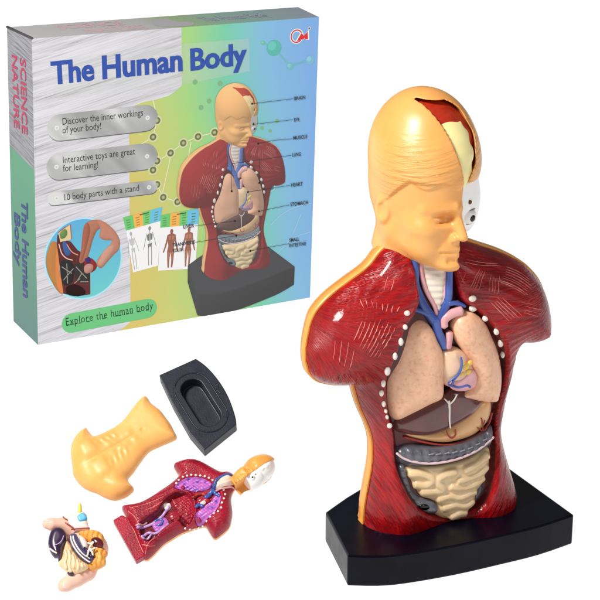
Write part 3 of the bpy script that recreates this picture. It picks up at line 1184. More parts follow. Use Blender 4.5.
def grad_mat(name, stops, axis='Y', coord='UV'):
    t = NT(name)
    sp = t.node('ShaderNodeSeparateXYZ'); t.link(t.tc.outputs[coord], sp.inputs[0])
    t.link(t.ramp(sp.outputs[axis], [(p, lin(c)) for p, c in stops]), t.b.inputs['Base Color'])
    card_finish(t)
    return t.m


def side_print():
    t = NT('box_side_print')
    sp = t.node('ShaderNodeSeparateXYZ'); t.link(t.tc.outputs['UV'], sp.inputs[0])
    g = t.ramp(sp.outputs['Y'], [(0.0, lin((62, 116, 108))), (0.3, lin((72, 140, 112))), (0.62, lin((86, 152, 118)))])
    n1 = t.noise(1.0, 6, t.mapped((1, 3, 75), (-0.25, 0, 0)), 0.75)
    sv = t.ramp(n1, [(0.36, lin((92, 92, 100))), (0.5, lin((140, 141, 148))), (0.66, lin((168, 169, 178)))])
    e = t.node('ShaderNodeMath', operation='MULTIPLY_ADD')
    t.link(sp.outputs['X'], e.inputs[0]); e.inputs[1].default_value = 0.03; t.link(sp.outputs['Y'], e.inputs[2])
    k = t.node('ShaderNodeMath', operation='GREATER_THAN'); t.link(e.outputs[0], k.inputs[0]); k.inputs[1].default_value = 0.615
    mx = t.node('ShaderNodeMix', data_type='RGBA')
    t.link(k.outputs[0], mx.inputs['Factor']); t.link(g, mx.inputs['A']); t.link(sv, mx.inputs['B'])
    t.link(mx.outputs['Result'], t.b.inputs['Base Color'])
    card_finish(t)
    return t.m


M['side'] = side_print()
M['top'] = grad_mat('box_top_print', [(0.0, (200, 199, 202)), (0.42, (194, 196, 196)), (0.5, (166, 190, 138)), (0.7, (146, 186, 170)), (1.0, (160, 172, 188))], 'X')
M['card'] = plastic('plain_cardboard', (176, 176, 176), None, 4, 0.6)

panel('front_panel', (f00, f10, f11, f01), M['box_front'])
panel('left_panel', (b00, f00, f01, b01), M['side'])
panel('top_panel', (f01, f11, b11, b01), M['top'])
panel('right_panel', (f10, b10, b11, f11), M['box_front'])
panel('back_panel', (b10, b00, b01, b11), M['card'])
panel('bottom_panel', (b00, b10, f10, f00), M['card'])

LAY = 0.0004


def poly_fill(P):
    P = A(P)
    if signed_area(P) < 0:
        P = P[::-1]
    n = len(P)
    r = delaunay_2d_cdt([Vector(p) for p in P], [(i, (i + 1) % n) for i in range(n)], [], 1, 1e-7)
    return A([tuple(v) for v in r[0]]), [tuple(f) for f in r[2]]


class Print(MB):
    """flat ink shapes on the front of the box"""
    def shape(s, P, layer, c):
        X, T = poly_fill(P)
        return s.add(np.stack([X[:, 0], np.full(len(X), -LAY * layer), X[:, 1]], 1), T, lin(c))

    def line(s, P, w, layer, c):
        P = A(P, float) if False else np.asarray(P, float)
        T = np.gradient(P, axis=0); T /= np.linalg.norm(T, axis=1)[:, None] + 1e-12
        Nn = np.stack([-T[:, 1], T[:, 0]], 1) * w / 2
        V = [(p[0], -LAY * layer, p[1]) for p in np.vstack([P - Nn, P + Nn])]
        n = len(P)
        return s.add(V, [(i, i + 1, n + i + 1, n + i) for i in range(n - 1)], lin(c))

    def disc(s, c, r, layer, colr, n=20, ry=None):
        return s.shape([(c[0] + r * math.cos(2 * PI * i / n), c[1] + (ry or r) * math.sin(2 * PI * i / n)) for i in range(n)], layer, colr)

    def ring(s, c, r0, r1, layer, colr, n=28, a0=0, a1=2 * PI):
        V = []; 
        for i in range(n + 1):
            th = a0 + (a1 - a0) * i / n
            for r in (r0, r1):
                V.append((c[0] + r * math.cos(th), -LAY * layer, c[1] + r * math.sin(th)))
        return s.add(V, [(2 * i, 2 * i + 1, 2 * i + 3, 2 * i + 2) for i in range(n)], lin(colr))

    def soft(s, P, layer, c, R=4.0, amt=0.26):
        """shape with the soft shading of a printed photo"""
        P = np.asarray(P, float)
        step = max(R * PXU * 0.35, 0.8 * PXU)
        V, T = relief(P, lambda X, d: np.zeros(len(X)), lambda X, d: np.zeros(len(X)), step, flat=True)
        X = V[:, :2]; PP = resample(P, step)
        e = 0.3 * PXU
        hgt = lambda Q: rnd(np.maximum(sdist(PP, Q), 0) / (R * PXU)) * R * PXU
        gx = (hgt(X + A([e, 0])) - hgt(X - A([e, 0]))) / (2 * e); gy = (hgt(X + A([0, e])) - hgt(X - A([0, e]))) / (2 * e)
        nn = np.stack([-gx, -gy, np.ones(len(X))], 1); nn /= np.linalg.norm(nn, axis=1)[:, None]
        sh = 1 - amt + amt * 1.35 * np.clip(nn @ A([-0.35, 0.45, 0.82]), 0, 1)
        base = np.tile(A(lin(c)), (len(X), 1)) * sh[:, None]
        n0 = len(s.V)
        s.V += [tuple(v) for v in np.stack([X[:, 0], np.full(len(X), -LAY * layer), X[:, 1]], 1)]
        s.F += [tuple(i + n0 for i in f) for f in T if len(f) == 3]
        s.C += [tuple(v) for v in np.clip(base, 0, 0.95)]
        return s

    def done(s, name, mat=None):
        return s.build(name, mat or M['print'], box, False)


PXU = float(np.linalg.norm(pf([(160, 180)])[0] - pf([(161, 180)])[0]))   # about one photo pixel on the box face

# silver area with a torn upper edge
sil = [(32.5, 39.6), (60, 37.4), (100, 34.2), (140, 31.0), (181.5, 27.8), (181.5, 43.5), (182, 85), (176, 91), (168, 96), (158, 99), (146, 101.5), (138, 104), (131, 108), (129, 113), (129.5, 180), (130, 250), (130.5, 322), (122, 329), (118, 331), (80, 337.2), (38.6, 344.2)]
silp = pf(sil)
silp[0] = f01[[0, 2]]; silp[-1] = f00[[0, 2]]
for i_ in range(1, 5):
    silp[i_] = f01[[0, 2]] + (f11 - f01)[[0, 2]] * ((silp[i_, 0] - f01[0]) / (f11[0] - f01[0]))
for i_ in (-2, -3):
    silp[i_, 1] = 0.001
X, T = poly_fill(silp)
o = mesh_obj('silver_print', np.stack([X[:, 0], np.full(len(X), -LAY), X[:, 1]], 1), T, M['brushed'], box, False)

# pale ribbon behind the title
def veil_mat():
    t = NT('pale_ribbon_ink')
    t.link(t.ramp(t.noise(3, 3), [(0.3, lin((226, 230, 228))), (0.7, lin((238, 240, 238)))]), t.b.inputs['Base Color'])
    t.b.inputs['Alpha'].default_value = 0.26
    t.b.inputs['Roughness'].default_value = 0.4
    return t.m


X, T = poly_fill(pf([(182, 44), (249, 38.5), (249.5, 71), (182, 85), (120, 92), (60, 100), (52, 92), (60, 62), (110, 52), (150, 47.5)]))
mesh_obj('title_ribbon', np.stack([X[:, 0], np.full(len(X), -LAY * 2), X[:, 1]], 1), T, veil_mat(), box, False)


def text_geo(body, bold=0.0, spacing=1.0, res=3, line=1.0, align='LEFT'):
    cu = bpy.data.curves.new('letters', 'FONT')
    cu.body = body; cu.size = 1.0; cu.offset = bold; cu.space_character = spacing; cu.resolution_u = res
    cu.space_line = line; cu.align_x = align; cu.fill_mode = 'FRONT'
    ob = bpy.data.objects.new('letters', cu); col.objects.link(ob)
    bpy.context.view_layer.update()
    dg = bpy.context.evaluated_depsgraph_get()
    me = bpy.data.meshes.new_from_object(ob.evaluated_get(dg))
    V = A([tuple(v.co) for v in me.vertices]); Fc = [tuple(p.vertices) for p in me.polygons]
    bpy.data.objects.remove(ob); bpy.data.curves.remove(cu); bpy.data.meshes.remove(me)
    return V[:, :2], Fc


def put_text(name, body, p0, p1, cap, colr, layer, bold=0.0, spacing=1.0, into=None, serif=False):
    """one line of lettering from photo point p0 to p1 along its baseline; cap = capital height in photo pixels"""
    V, Fc = text_geo(body, bold, spacing)
    a, b = pf([p0, p1])
    d = b - a; L = np.linalg.norm(d); d /= L
    n = A([-d[1], d[0]])
    x = (V[:, 0] - V[:, 0].min()) / (V[:, 0].max() - V[:, 0].min()) * L
    y = V[:, 1] / 0.70 * cap * PXU
    Q = a + x[:, None] * d + y[:, None] * n
    m = into if into is not None else Print()
    m.add(np.stack([Q[:, 0], np.full(len(Q), -LAY * layer), Q[:, 1]], 1), Fc, lin(colr))
    if into is None:
        m.done(name)
    return m


TB = Print()


def bold_word(word, p0, p1, cap, colr, layer, bold):
    xs = [0.0]
    probe = [text_geo(word[:i + 1], 0.0)[0][:, 0] for i in range(len(word))]
    tot = probe[-1].max() - probe[0].min(); x00 = probe[0].min()
    a, b = pf([p0, p1])
    d = b - a; L = np.linalg.norm(d); d /= L
    n = A([-d[1], d[0]])
    for i, ch in enumerate(word):
        V, Fc = text_geo(ch, 0.024)
        V0, _ = text_geo(ch, 0.0)
        V[:, 0] += probe[i].max() - V0[:, 0].max()
        V = np.vstack([V - A([bold, 0]), V + A([bold, 0])])
        nb = len(V) // 2
        Fc = Fc + [tuple(q + nb for q in f) for f in Fc]
        lay_ = np.r_[np.zeros(nb), np.ones(nb) * 0.6]
        x = (V[:, 0] - x00) / tot * L; y = V[:, 1] / 0.70 * cap * PXU
        Q = a + x[:, None] * d + y[:, None] * n
        TB.add(np.stack([Q[:, 0], -LAY * (layer + 1.3 * i + lay_), Q[:, 1]], 1), Fc, lin(colr))


bold_word('The', (52.5, 84.2), (93.5, 79.5), 20.0, (46, 80, 166), 4, 0.014)
bold_word('Human', (103.5, 78.6), (181.5, 70.4), 20.6, (46, 80, 166), 4, 0.014)
bold_word('Body', (191.5, 70.2), (245.5, 64.0), 19.8, (46, 80, 166), 4, 0.014)
TB.done('printed_title')

# three metal-look badges and the green one
def pill(x0, y0, x1, y1, h, n=10):
    """rounded bar between two photo points (centres of its ends), height h pixels"""
    a, b = pf([(x0, y0), (x1, y1)])
    r = h / 2 * PXU
    d = (b - a) / np.linalg.norm(b - a); th = math.atan2(d[1], d[0])
    P = [b + r * A([math.cos(th + t), math.sin(th + t)]) for t in np.linspace(-PI / 2, PI / 2, n)]
    P += [a + r * A([math.cos(th + t), math.sin(th + t)]) for t in np.linspace(PI / 2, 1.5 * PI, n)]
    return A(P), a, b, r


def badge_mat():
    t = NT('grey_badge_ink')
    w = t.noise(1.0, 2, t.mapped((3.2, 1, 0.8), (0, 0.7, 0)))
    t.link(t.ramp(w, [(0.35, lin((150, 152, 152))), (0.5, lin((178, 180, 180))), (0.62, lin((212, 214, 214)))]), t.b.inputs['Base Color'])
    card_finish(t)
    return t.m


M['badge'] = badge_mat()
DK = (52, 54, 58)
for (x0, y0, x1, y1, h, lines) in (
        (60, 127.5, 145.5, 118, 24, [('Discover the inner workings', (62.5, 124.8), (143, 115.5), 6.2), ('of your body!', (62.5, 133.4), (101, 129), 6.2)]),
        (59.5, 166.5, 145, 156.5, 24.5, [('Interactive toys are great', (63, 163.2), (135, 154.2), 6.2), ('for learning!', (63, 171.6), (98, 167.5), 6.2)]),
        (54, 198.5, 151, 187, 12.5, [('10 body parts with a stand', (64.5, 200.4), (139, 190.6), 6.0)])):
    P, a, b, r = pill(x0, y0, x1, y1, h)
    X, T = poly_fill(P)
    o = mesh_obj('printed_badge', np.stack([X[:, 0], np.full(len(X), -LAY * 4), X[:, 1]], 1), T, M['badge'], box, False)
    m = Print()
    m.shape(P + A([0.3, -0.9]) * PXU, 3, (104, 106, 110))
    d = (b - a) / np.linalg.norm(b - a)
    for c in (a + d * (-3 if h > 15 else 2.5) * PXU, b + d * (2 if h > 15 else -2) * PXU):
        m.disc(c, 2.1 * PXU, 5, (222, 224, 224)); m.disc(c, 0.9 * PXU, 6, (190, 192, 192))
    for tx, q0, q1, cap in lines:
        put_text('', tx, q0, q1, cap, DK, 6, 0.0, 1.0, m)
    m.done('badge_lettering')
P, a, b, r = pill(71.5, 323, 147.5, 308.5, 19)
m = Print().shape(P, 4, (104, 192, 124))
put_text('', 'E x p l o r e   t h e   h u m a n   b o d y'.replace('   ', '\u00a0 ').replace(' ', '') if False else 'Explore the human body', (66, 325.6), (153, 309.0), 7.6, (34, 62, 46), 6, 0.0, 1.12, m)
# slab feet under the typewriter letters
a_, b_ = pf([(66, 325.6), (153, 309.0)])
for i in range(22):
    if 'Explore the human body'[i] in ' eoyt':
        continue
    c = a_ + (b_ - a_) * (i + 0.5) / 22
    dd = (b_ - a_) / np.linalg.norm(b_ - a_)
    m.line([c - dd * 1.5 * PXU, c + dd * 1.5 * PXU], 0.55 * PXU, 7, (34, 62, 46))
m.done('printed_slogan')

# molecule chain and pale rays
RNG = [(157, 120.5), (153, 137), (157, 161), (153, 170), (157, 184.5), (163.2, 197.3), (177.5, 201.8), (170.5, 153), (183.2, 143), (198, 136.6), (214.5, 132.4)]
m = Print()
for chain in ([(153, 137), (157, 120.5)], [(153, 137), (128, 152)], [(156.8, 161.4), (170.5, 153), (183.2, 143), (198, 136.6), (214.5, 132.4)], [(153, 170), (156.8, 161.4)], [(157, 184.5), (163.2, 197.3), (177.5, 201.8)],
              [(171, 155), (162.5, 193)], [(191, 142), (183.5, 186)], [(157, 118), (153, 100)]):
    m.line(pf(chain), 1.0 * PXU, 3, (226, 226, 186))
for x, y in RNG:
    c = pf([(x, y)])[0]
    m.disc(c, 4.9 * PXU, 3.4, (206, 210, 160)); m.disc(c, 3.3 * PXU, 3.8, (108, 116, 76)); m.disc(c, 1.5 * PXU, 4.2, (176, 180, 132))
for x, y, r in ((201, 107.5, 2.4), (209, 101, 2.2), (195, 82, 2.4), (220, 83.5, 2.4), (262, 128, 1.8), (277, 121, 2), (270, 131, 1.6)):
    m.disc(pf([(x, y)])[0], r * PXU, 3.4, (128, 178, 128))
c = pf([(271.5, 187.5)])[0]
m.disc(c, 4.2 * PXU, 3.4, (150, 210, 206)); m.disc(c, 2.8 * PXU, 3.8, (86, 150, 160))
for ch in ([(271, 225), (280, 216), (293, 208), (312, 203)], [(293, 234), (301, 214)], [(271, 262), (290, 240), (310, 232)]):
    m.line(catmull(pf(ch), 5, False), 0.7 * PXU, 3, (168, 206, 236))


def ball_print():
    t = NT('teal_ball_ink')
    t.link(t.ramp(t.noise(4, 2), [(0.3, lin((92, 182, 176))), (0.7, lin((116, 196, 190)))]), t.b.inputs['Base Color'])
    card_finish(t)
    return t.m


for ch in ([(274, 48), (290, 66)], [(290, 66), (309, 60)], [(274, 48), (262, 42)]):
    m.line(pf(ch), 1.6 * PXU, 2.6, (112, 184, 190))
for x, y, r, c in ((274, 48, 7.6, (92, 182, 172)), (290, 66.5, 3.6, (112, 184, 196)), (310, 60, 4.4, (124, 186, 212)), (263, 43, 2.0, (104, 190, 160))):
    p = pf([(x, y)])[0]
    m.disc(p, r * PXU, 3, c, 28)
    m.disc(p + A([-0.28, 0.3]) * r * PXU, r * 0.55 * PXU, 3.6, tuple(min(255, v + 16) for v in c), 22)
MOL = m

# red ring logo
m = Print()
c = pf([(296.6, 36.2)])[0]
m.ring(c, 4.3 * PXU, 7.2 * PXU, 3, (236, 236, 240)); m.ring(c, 5.2 * PXU, 6.3 * PXU, 4.6, (206, 44, 44), 30, 0.5, 2 * PI - 0.55)
mm = [(296.5, 41.5), (301.4, 33), (303.8, 35.6), (307.5, 31.6), (307.9, 39.2), (305.0, 39.4), (304.6, 37.6), (302.4, 39.8), (300.6, 38.6), (299.6, 40.2)]
Pm = pf(mm); cc_ = Pm.mean(0)
m.shape(cc_ + (Pm - cc_) * 1.28, 3.6, (240, 240, 242)); m.shape(Pm, 5.2, (220, 46, 46))
c = pf([(309.2, 28.4)])[0]
m.ring(c, 0.9 * PXU, 1.8 * PXU, 4, (200, 206, 216), 14); m.disc(c, 0.6 * PXU, 4.4, (90, 100, 120), 10)
m.done('printed_logo')

# round photo of fingers lifting an organ
RC = A([83, 258.5])


def disc_px(rx, ry, n=48):
    return [(RC[0] + rx * math.cos(t) + 0.04 * ry * math.sin(t), RC[1] + ry * math.sin(t) - 0.1 * rx * math.cos(t)) for t in np.linspace(0, 2 * PI, n, endpoint=False)]


z40 = lambda P: [(40 + x / 6, 200 + y / 6) for x, y in P]
m = Print()
m.shape(pf(disc_px(39.3, 41)), 3, (176, 220, 238))
X, T = poly_fill(pf(disc_px(37.6, 39.3)))
zz = (X[:, 1] - X[:, 1].min()) / np.ptp(X[:, 1])
for tri in T:
    t_ = zz[list(tri)].mean()
m.add(np.stack([X[:, 0], np.full(len(X), -LAY * 4), X[:, 1]], 1), T, lin((104, 188, 216)))
m.C[-len(X):] = [tuple(np.array(lin((92, 170, 214))) * q + np.array(lin((104, 198, 200))) * (1 - q)) for q in zz]
m.soft(pf(catmull(z40([(70, 250), (105, 262), (112, 330), (118, 420), (132, 500), (138, 566), (100, 540), (70, 490), (45, 430), (34, 360), (48, 300)]), 4)), 5, (236, 168, 96))
m.shape(pf(catmull(z40([(100, 270), (112, 330), (118, 420), (132, 500), (136, 566), (105, 520), (92, 420)]), 4)), 5.4, (212, 128, 70))
m.shape(pf(z40([(100, 262), (104, 205), (135, 235), (185, 250), (225, 300), (300, 345), (302, 565), (225, 578), (140, 562), (124, 450), (112, 350)])), 6, (88, 30, 30))
m.soft(pf(catmull(z40([(122, 375), (150, 360), (190, 372), (205, 420), (195, 490), (150, 512), (126, 470)]), 4)), 6.5, (62, 62, 62))
m.soft(pf(catmull(z40([(205, 385), (250, 380), (292, 400), (296, 480), (262, 500), (215, 470)]), 4)), 6.5, (74, 70, 68))
m.soft(pf(catmull(z40([(160, 520), (210, 505), (260, 530), (270, 566), (210, 576), (160, 562)]), 4)), 6.6, (54, 22, 20))
for a, b in (((130, 400), (190, 440)), ((140, 480), (200, 410)), ((215, 400), (280, 470)), ((160, 380), (165, 500)), ((240, 490), (290, 490)), ((225, 480), (250, 440)), ((205, 500), (240, 470))):
    m.line(pf(z40([a, b])), 0.8 * PXU, 7, (150, 144, 138))
m.shape(pf(z40([(110, 190), (155, 160), (182, 145), (190, 235), (120, 252)])), 6.6, (214, 196, 150))
m.soft(pf(catmull(z40([(118, 200), (150, 172), (165, 200), (150, 225), (125, 232)]), 3)), 7, (148, 186, 110))
m.line(pf(z40([(108, 196), (150, 164), (182, 146), (188, 236)])), 0.8 * PXU, 7.4, (176, 70, 48))
m.soft(pf(catmull(z40([(135, 255), (155, 250), (170, 285), (185, 320), (162, 335), (142, 310)]), 4)), 7, (86, 132, 206))
m.line(pf(catmull(z40([(112, 262), (130, 320), (160, 350), (195, 360)]), 4, False)), 0.9 * PXU, 7.2, (216, 190, 180))
m.line(pf(catmull(z40([(160, 265), (190, 310), (228, 330)]), 4, False)), 0.9 * PXU, 7.2, (216, 150, 130))
# fingers
m.soft(pf(catmull(z40([(262, 165), (290, 128), (350, 118), (390, 150), (345, 180), (318, 235), (300, 300), (282, 348), (248, 380), (234, 362), (245, 300), (252, 225)]), 4)), 7.4, (228, 158, 130))
m.soft(pf(catmull(z40([(262, 165), (285, 135), (300, 180), (285, 260), (262, 340), (244, 372), (236, 355), (247, 290)]), 4)), 7.8, (216, 136, 108))
m.soft(pf(catmull(z40([(345, 120), (400, 140), (452, 190), (480, 250), (470, 300), (440, 330), (405, 370), (365, 410), (338, 385), (352, 345), (400, 290), (432, 245), (385, 240), (355, 220), (362, 180)]), 4)), 7.6, (240, 174, 148))
m.soft(pf(catmull(z40([(385, 300), (432, 268), (450, 290), (415, 345), (372, 398), (346, 384), (362, 345)]), 4)), 8, (250, 196, 172))
m.soft(pf(catmull(z40([(264, 395), (275, 350), (310, 350), (340, 385), (330, 420), (290, 440), (266, 430)]), 4)), 8.2, (190, 66, 66))
m.soft(pf(catmull(z40([(264, 400), (290, 382), (318, 392), (312, 425), (284, 440), (266, 432)]), 4)), 8.6, (242, 186, 172))
m.soft(pf(catmull(z40([(268, 352), (298, 346), (304, 372), (282, 380)]), 3)), 8.6, (92, 66, 150))
m.done('printed_round_photo')

# two printed wall charts
z110 = lambda P: [(110 + x * 0.18333, 190 + y * 0.18333) for x, y in P]
m = Print()


def lerp4(q, s, t):
    q = A(q, float) if False else np.asarray(q, float)
    return (1 - s) * (1 - t) * q[0] + s * (1 - t) * q[1] + s * t * q[2] + (1 - s) * t * q[3]


def quad(q, s0, s1, t0, t1, layer, c):
    m.shape(pf(z110([tuple(lerp4(q, s, t)) for s, t in ((s0, t0), (s1, t0), (s1, t1), (s0, t1))])), layer, c)


c1h = [(88, 222), (274, 168), (286, 92), (70, 150)]; c1b = [(126, 450), (262, 412), (276, 168), (88, 222)]
c2h = [(274, 206), (480, 186), (488, 100), (276, 138)]; c2b = [(262, 440), (466, 428), (480, 186), (273, 206)]
for body, hd, L0 in ((c1b, c1h, 3), (c2b, c2h, 5)):
    quad(body, 0, 1, 0, 1, L0, (236, 236, 238))
    for i, c in enumerate([(104, 196, 110), (236, 176, 84), (112, 200, 110), (104, 188, 222)]):
        quad(hd, i / 4 if i < 3 else 0.7, min(1, (i + 1) / 4) if i < 2 else (0.7 if i == 2 else 1), 0, 1, L0 + 0.6, c)
    for i in range(4):
        for j in range(4):
            quad(hd, 0.06 + i * 0.25, 0.06 + i * 0.25 + 0.1, 0.15 + j * 0.18, 0.21 + j * 0.18, L0 + 1.2, (96, 132, 92) if i != 1 else (170, 120, 60))
    quad(hd, 0.42, 0.66, 0.82, 0.9, L0 + 1.2, (60, 84, 60))


def figure(q, cx, w, layer, c, c2, bony=False):
    """small standing figure with head, arms and legs; q chart corners"""
    pp = lambda P: pf(z110([tuple(lerp4(q, cx + x * w, y)) for x, y in P]))
    if not bony:
        m.shape(pp([(math.cos(t) * 0.085, 0.895 + math.sin(t) * 0.055) for t in np.linspace(0, 2 * PI, 14, endpoint=False)]), layer, c)
        m.shape(pp([(-0.05, 0.85), (0.05, 0.85), (0.22, 0.81), (0.25, 0.72), (0.33, 0.56), (0.42, 0.42), (0.36, 0.41), (0.25, 0.55), (0.185, 0.68), (0.14, 0.56), (0.19, 0.44), (0.165, 0.25), (0.13, 0.06), (0.05, 0.06), (0.05, 0.25), (0.0, 0.42),
                     (-0.05, 0.25), (-0.05, 0.06), (-0.13, 0.06), (-0.165, 0.25), (-0.19, 0.44), (-0.14, 0.56), (-0.185, 0.68), (-0.25, 0.55), (-0.36, 0.41), (-0.42, 0.42), (-0.33, 0.56), (-0.25, 0.72), (-0.22, 0.81)]), layer, c)
        for x in (-0.09, 0.09):
            m.shape(pp([(x - 0.06, 0.79), (x + 0.06, 0.79), (x + 0.05, 0.7), (x - 0.05, 0.7)]), layer + 0.5, c2)
            m.shape(pp([(x - 0.04, 0.42), (x + 0.04, 0.42), (x + 0.03, 0.28), (x - 0.03, 0.28)]), layer + 0.5, c2)
    else:
        m.shape(pp([(math.cos(t) * 0.07, 0.9 + math.sin(t) * 0.05) for t in np.linspace(0, 2 * PI, 12, endpoint=False)]), layer, c)
        for x in (-1, 1):
            m.line(pp([(0.14 * x, 0.8), (0.26 * x, 0.62), (0.36 * x, 0.45)]), 0.5 * PXU, layer, c)
            m.line(pp([(0.08 * x, 0.5), (0.1 * x, 0.28), (0.09 * x, 0.06)]), 0.7 * PXU, layer, c)
            m.shape(pp([(0.02 * x, 0.79), (0.15 * x, 0.76), (0.13 * x, 0.64), (0.03 * x, 0.62)]), layer, c2)
            m.shape(pp([(0.01 * x, 0.55), (0.12 * x, 0.56), (0.09 * x, 0.48), (0.02 * x, 0.47)]), layer, c2)
        m.line(pp([(0, 0.85), (0, 0.5)]), 0.5 * PXU, layer, c)


figure(c1b, 0.12, 0.52, 4.5, (172, 178, 174), (190, 196, 192), True)
figure(c1b, 0.68, 0.60, 4.5, (136, 144, 136), (112, 122, 112), True)
figure(c2b, 0.31, 0.50, 6.6, (150, 96, 78), (176, 116, 96))
figure(c2b, 0.77, 0.46, 6.6, (156, 104, 84), (182, 126, 104))
m.done('printed_wall_chart')

# printed picture of the model: the real model's outline and colours as flat ink
INK = {'torso': (150, 42, 44), 'back_shell': (240, 190, 128), 'head': (238, 184, 122), 'skull': (236, 232, 226), 'brain': (244, 220, 160), 'cut_rim': (186, 62, 40), 'lung': (228, 180, 150), 'liver': (106, 78, 74), 'stomach': (218, 182, 140),
       'colon': (112, 122, 128), 'small_intestine': (222, 200, 160), 'heart': (222, 196, 160), 'vein': (86, 122, 190), 'artery': (224, 176, 178), 'windpipe': (222, 214, 208), 'rib_end': (228, 220, 214), 'taenia': (206, 190, 194), 'ventricle': (214, 164, 168),
       'eyeball': (226, 222, 218), 'pupil': (30, 30, 34), 'ligament': (220, 214, 206), 'display_stand': (58, 58, 62), 'heart_fat': (230, 204, 130), 'locking_boss': (226, 170, 110), 'colon_opening': (40, 44, 52), 'haustra_fold': (196, 196, 200), 'vessel': (160, 72, 60),
       'lymph_node': (220, 180, 180), 'nerve_spot': (110, 70, 60)}


def world_of(o):
    chain = []
    while o:
        chain.append(o); o = o.parent
    Mx = Matrix.Identity(4)
    for p in chain[::-1]:
        Mx = Mx @ p.matrix_basis if not (p.parent and False) else Mx
    return Mx


bpy.context.view_layer.update()
dg = bpy.context.evaluated_depsgraph_get()
src = [stand] + list(bust.children_recursive)
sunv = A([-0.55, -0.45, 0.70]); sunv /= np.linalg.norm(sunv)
VS = []; FS = []; CS = []; nv = 0
for o in src:
    if o.type != 'MESH':
        continue
    e = o.evaluated_get(dg); me = e.to_mesh()
    n = len(me.vertices)
    co = np.empty(n * 3); me.vertices.foreach_get('co', co); co = co.reshape(-1, 3)
    no = np.empty(n * 3); me.vertices.foreach_get('normal', no); no = no.reshape(-1, 3)
    Mw = np.array(world_of(o))
    co = co @ Mw[:3, :3].T + Mw[:3, 3]; no = no @ Mw[:3, :3].T
    base = A(lin(INK.get(o.name.split('.')[0], (160, 160, 160))))
    cols_ = np.tile(base, (n, 1))
    if o.name == 'torso':
        lining = np.zeros(n, bool); strand = np.zeros(n, bool)
        for p in me.polygons:
            if p.material_index == 1:
                lining[list(p.vertices)] = True
            elif p.material_index == 2:
                strand[list(p.vertices)] = True
        cols_[lining] = lin((92, 34, 36)); cols_[strand] = lin((196, 120, 116))
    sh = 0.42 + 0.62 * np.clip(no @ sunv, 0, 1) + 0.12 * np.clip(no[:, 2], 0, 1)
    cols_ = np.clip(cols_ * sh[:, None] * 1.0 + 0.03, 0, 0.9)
    view = CAM - co
    facing = np.einsum('ij,ij->i', no, view) > -0.15 * np.linalg.norm(view, axis=1)
    VS.append(co); CS.append(cols_)
    for p in me.polygons:
        vs = list(p.vertices)
        if facing[vs].any():
            FS.append([v + nv for v in vs])
    nv += n
    e.to_mesh_clear()
Wd = np.vstack(VS); Cd = np.vstack(CS)
pxp = proj(Wd); dep = (Wd - CAM) @ FW
tx = 188 + (pxp[:, 0] - 326.5) * 0.4315
hd = 1 - sstep(235, 285, pxp[:, 1])
tx = tx + hd * (236 + (pxp[:, 0] - 424) * 0.375 - tx)
ty = np.interp(pxp[:, 1], [60, 86, 271, 383, 525, 586, 620], [74, 83, 147, 207, 271, 316, 340])
flat = pf(np.stack([tx, ty], 1))
near = (dep.max() - dep) / np.ptp(dep)
used = np.zeros(len(Wd), bool)
for f in FS:
    used[f] = True
rm = np.cumsum(used) - 1
Vp = np.stack([flat[:, 0], -(LAY * 5 + 0.004 * near), flat[:, 1]], 1)

# labels with leader lines
z195 = lambda x, y: (195 + x * 0.216667, 70 + y * 0.216667)
TOP = LAY * 5 + 0.0045
m = Print()
LB = TOP / LAY + 0.5
LC = (58, 64, 74)


def leader(pts, dot):
    m.line(pf(pts), 0.42 * PXU, LB, LC)
    m.disc(pf([dot])[0], 1.0 * PXU, LB + 0.3, (20, 20, 24), 10)


for word, p0, p1, cap, pts, dot in (
        ('BRAIN', (294, 100.2), (305, 98.8), 3.4, [(251.8, 103.6), (293, 98.6)], (251.8, 103.6)),
        ('EYE', (293.8, 121.5), (299.2, 120.8), 3.2, [(253.2, 124.2), (292.5, 119.6)], (253.2, 124.2)),
        ('MUSCLE', (293, 139.6), (307, 138.0), 3.4, [(258, 143.4), (274, 140.2), (292, 138.6)], (258, 143.4)),
        ('LUNG', (292, 156.6), (300.5, 155.6), 3.4, [(231.4, 191), (231.4, 163.5), (291, 155.2)], (231.4, 191)),
        ('HEART', (290.8, 186.8), (302.4, 185.4), 3.6, [(247.7, 191.8), (289.8, 185.2)], (247.7, 191.8)),
        ('STOMACH', (290, 206.2), (307.8, 203.8), 3.6, [(258.7, 211.2), (289, 204.8)], (258.7, 211.2)),
        ('SMALL', (289, 241.8), (299, 240.4), 3.4, [(250, 250.8), (288, 243.6)], (250, 250.8)),
        ('INTESTINE', (289, 247.2), (305.6, 245.0), 3.4, [(289, 243.4), (288, 243.6)], (250, 250.8)),
        ('LIVER', (183, 228.4), (194, 227.0), 3.6, [(194.5, 225.8), (234.7, 220.8)], (234.7, 220.8)),
        ('TRANSVERSE', (172.5, 246.6), (194.5, 243.4), 3.3, [(195, 242.2), (236, 235.5)], (236, 235.5)),
        ('COLON', (172.5, 252.2), (183, 250.7), 3.3, [(195, 242.2), (196, 242.1)], (236, 235.5))):
    leader(pts, dot)
    put_text('', word, p0, p1, cap, LC, LB + 0.6, 0.02, 1.0, m)
m.line(pf([(259, 182.7), (259.4, 160)]), 0.42 * PXU, LB, LC); m.disc(pf([(259, 182.7)])[0], 1.0 * PXU, LB + 0.3, (20, 20, 24), 10)
m.add(MOL.V, MOL.F); m.C += MOL.C
PV = np.vstack([Vp[used], A(m.V)]); nU = int(used.sum())
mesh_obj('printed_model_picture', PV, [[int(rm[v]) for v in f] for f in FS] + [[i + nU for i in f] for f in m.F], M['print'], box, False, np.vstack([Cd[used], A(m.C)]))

# left side: brushed silver upper part, lettering running down
_w = lambda q: BA + bux * q[0] + bul * q[1] + ZUP * q[2]
SQ = proj(A([_w(b00), _w(f00), _w(f01), _w(b01)]))


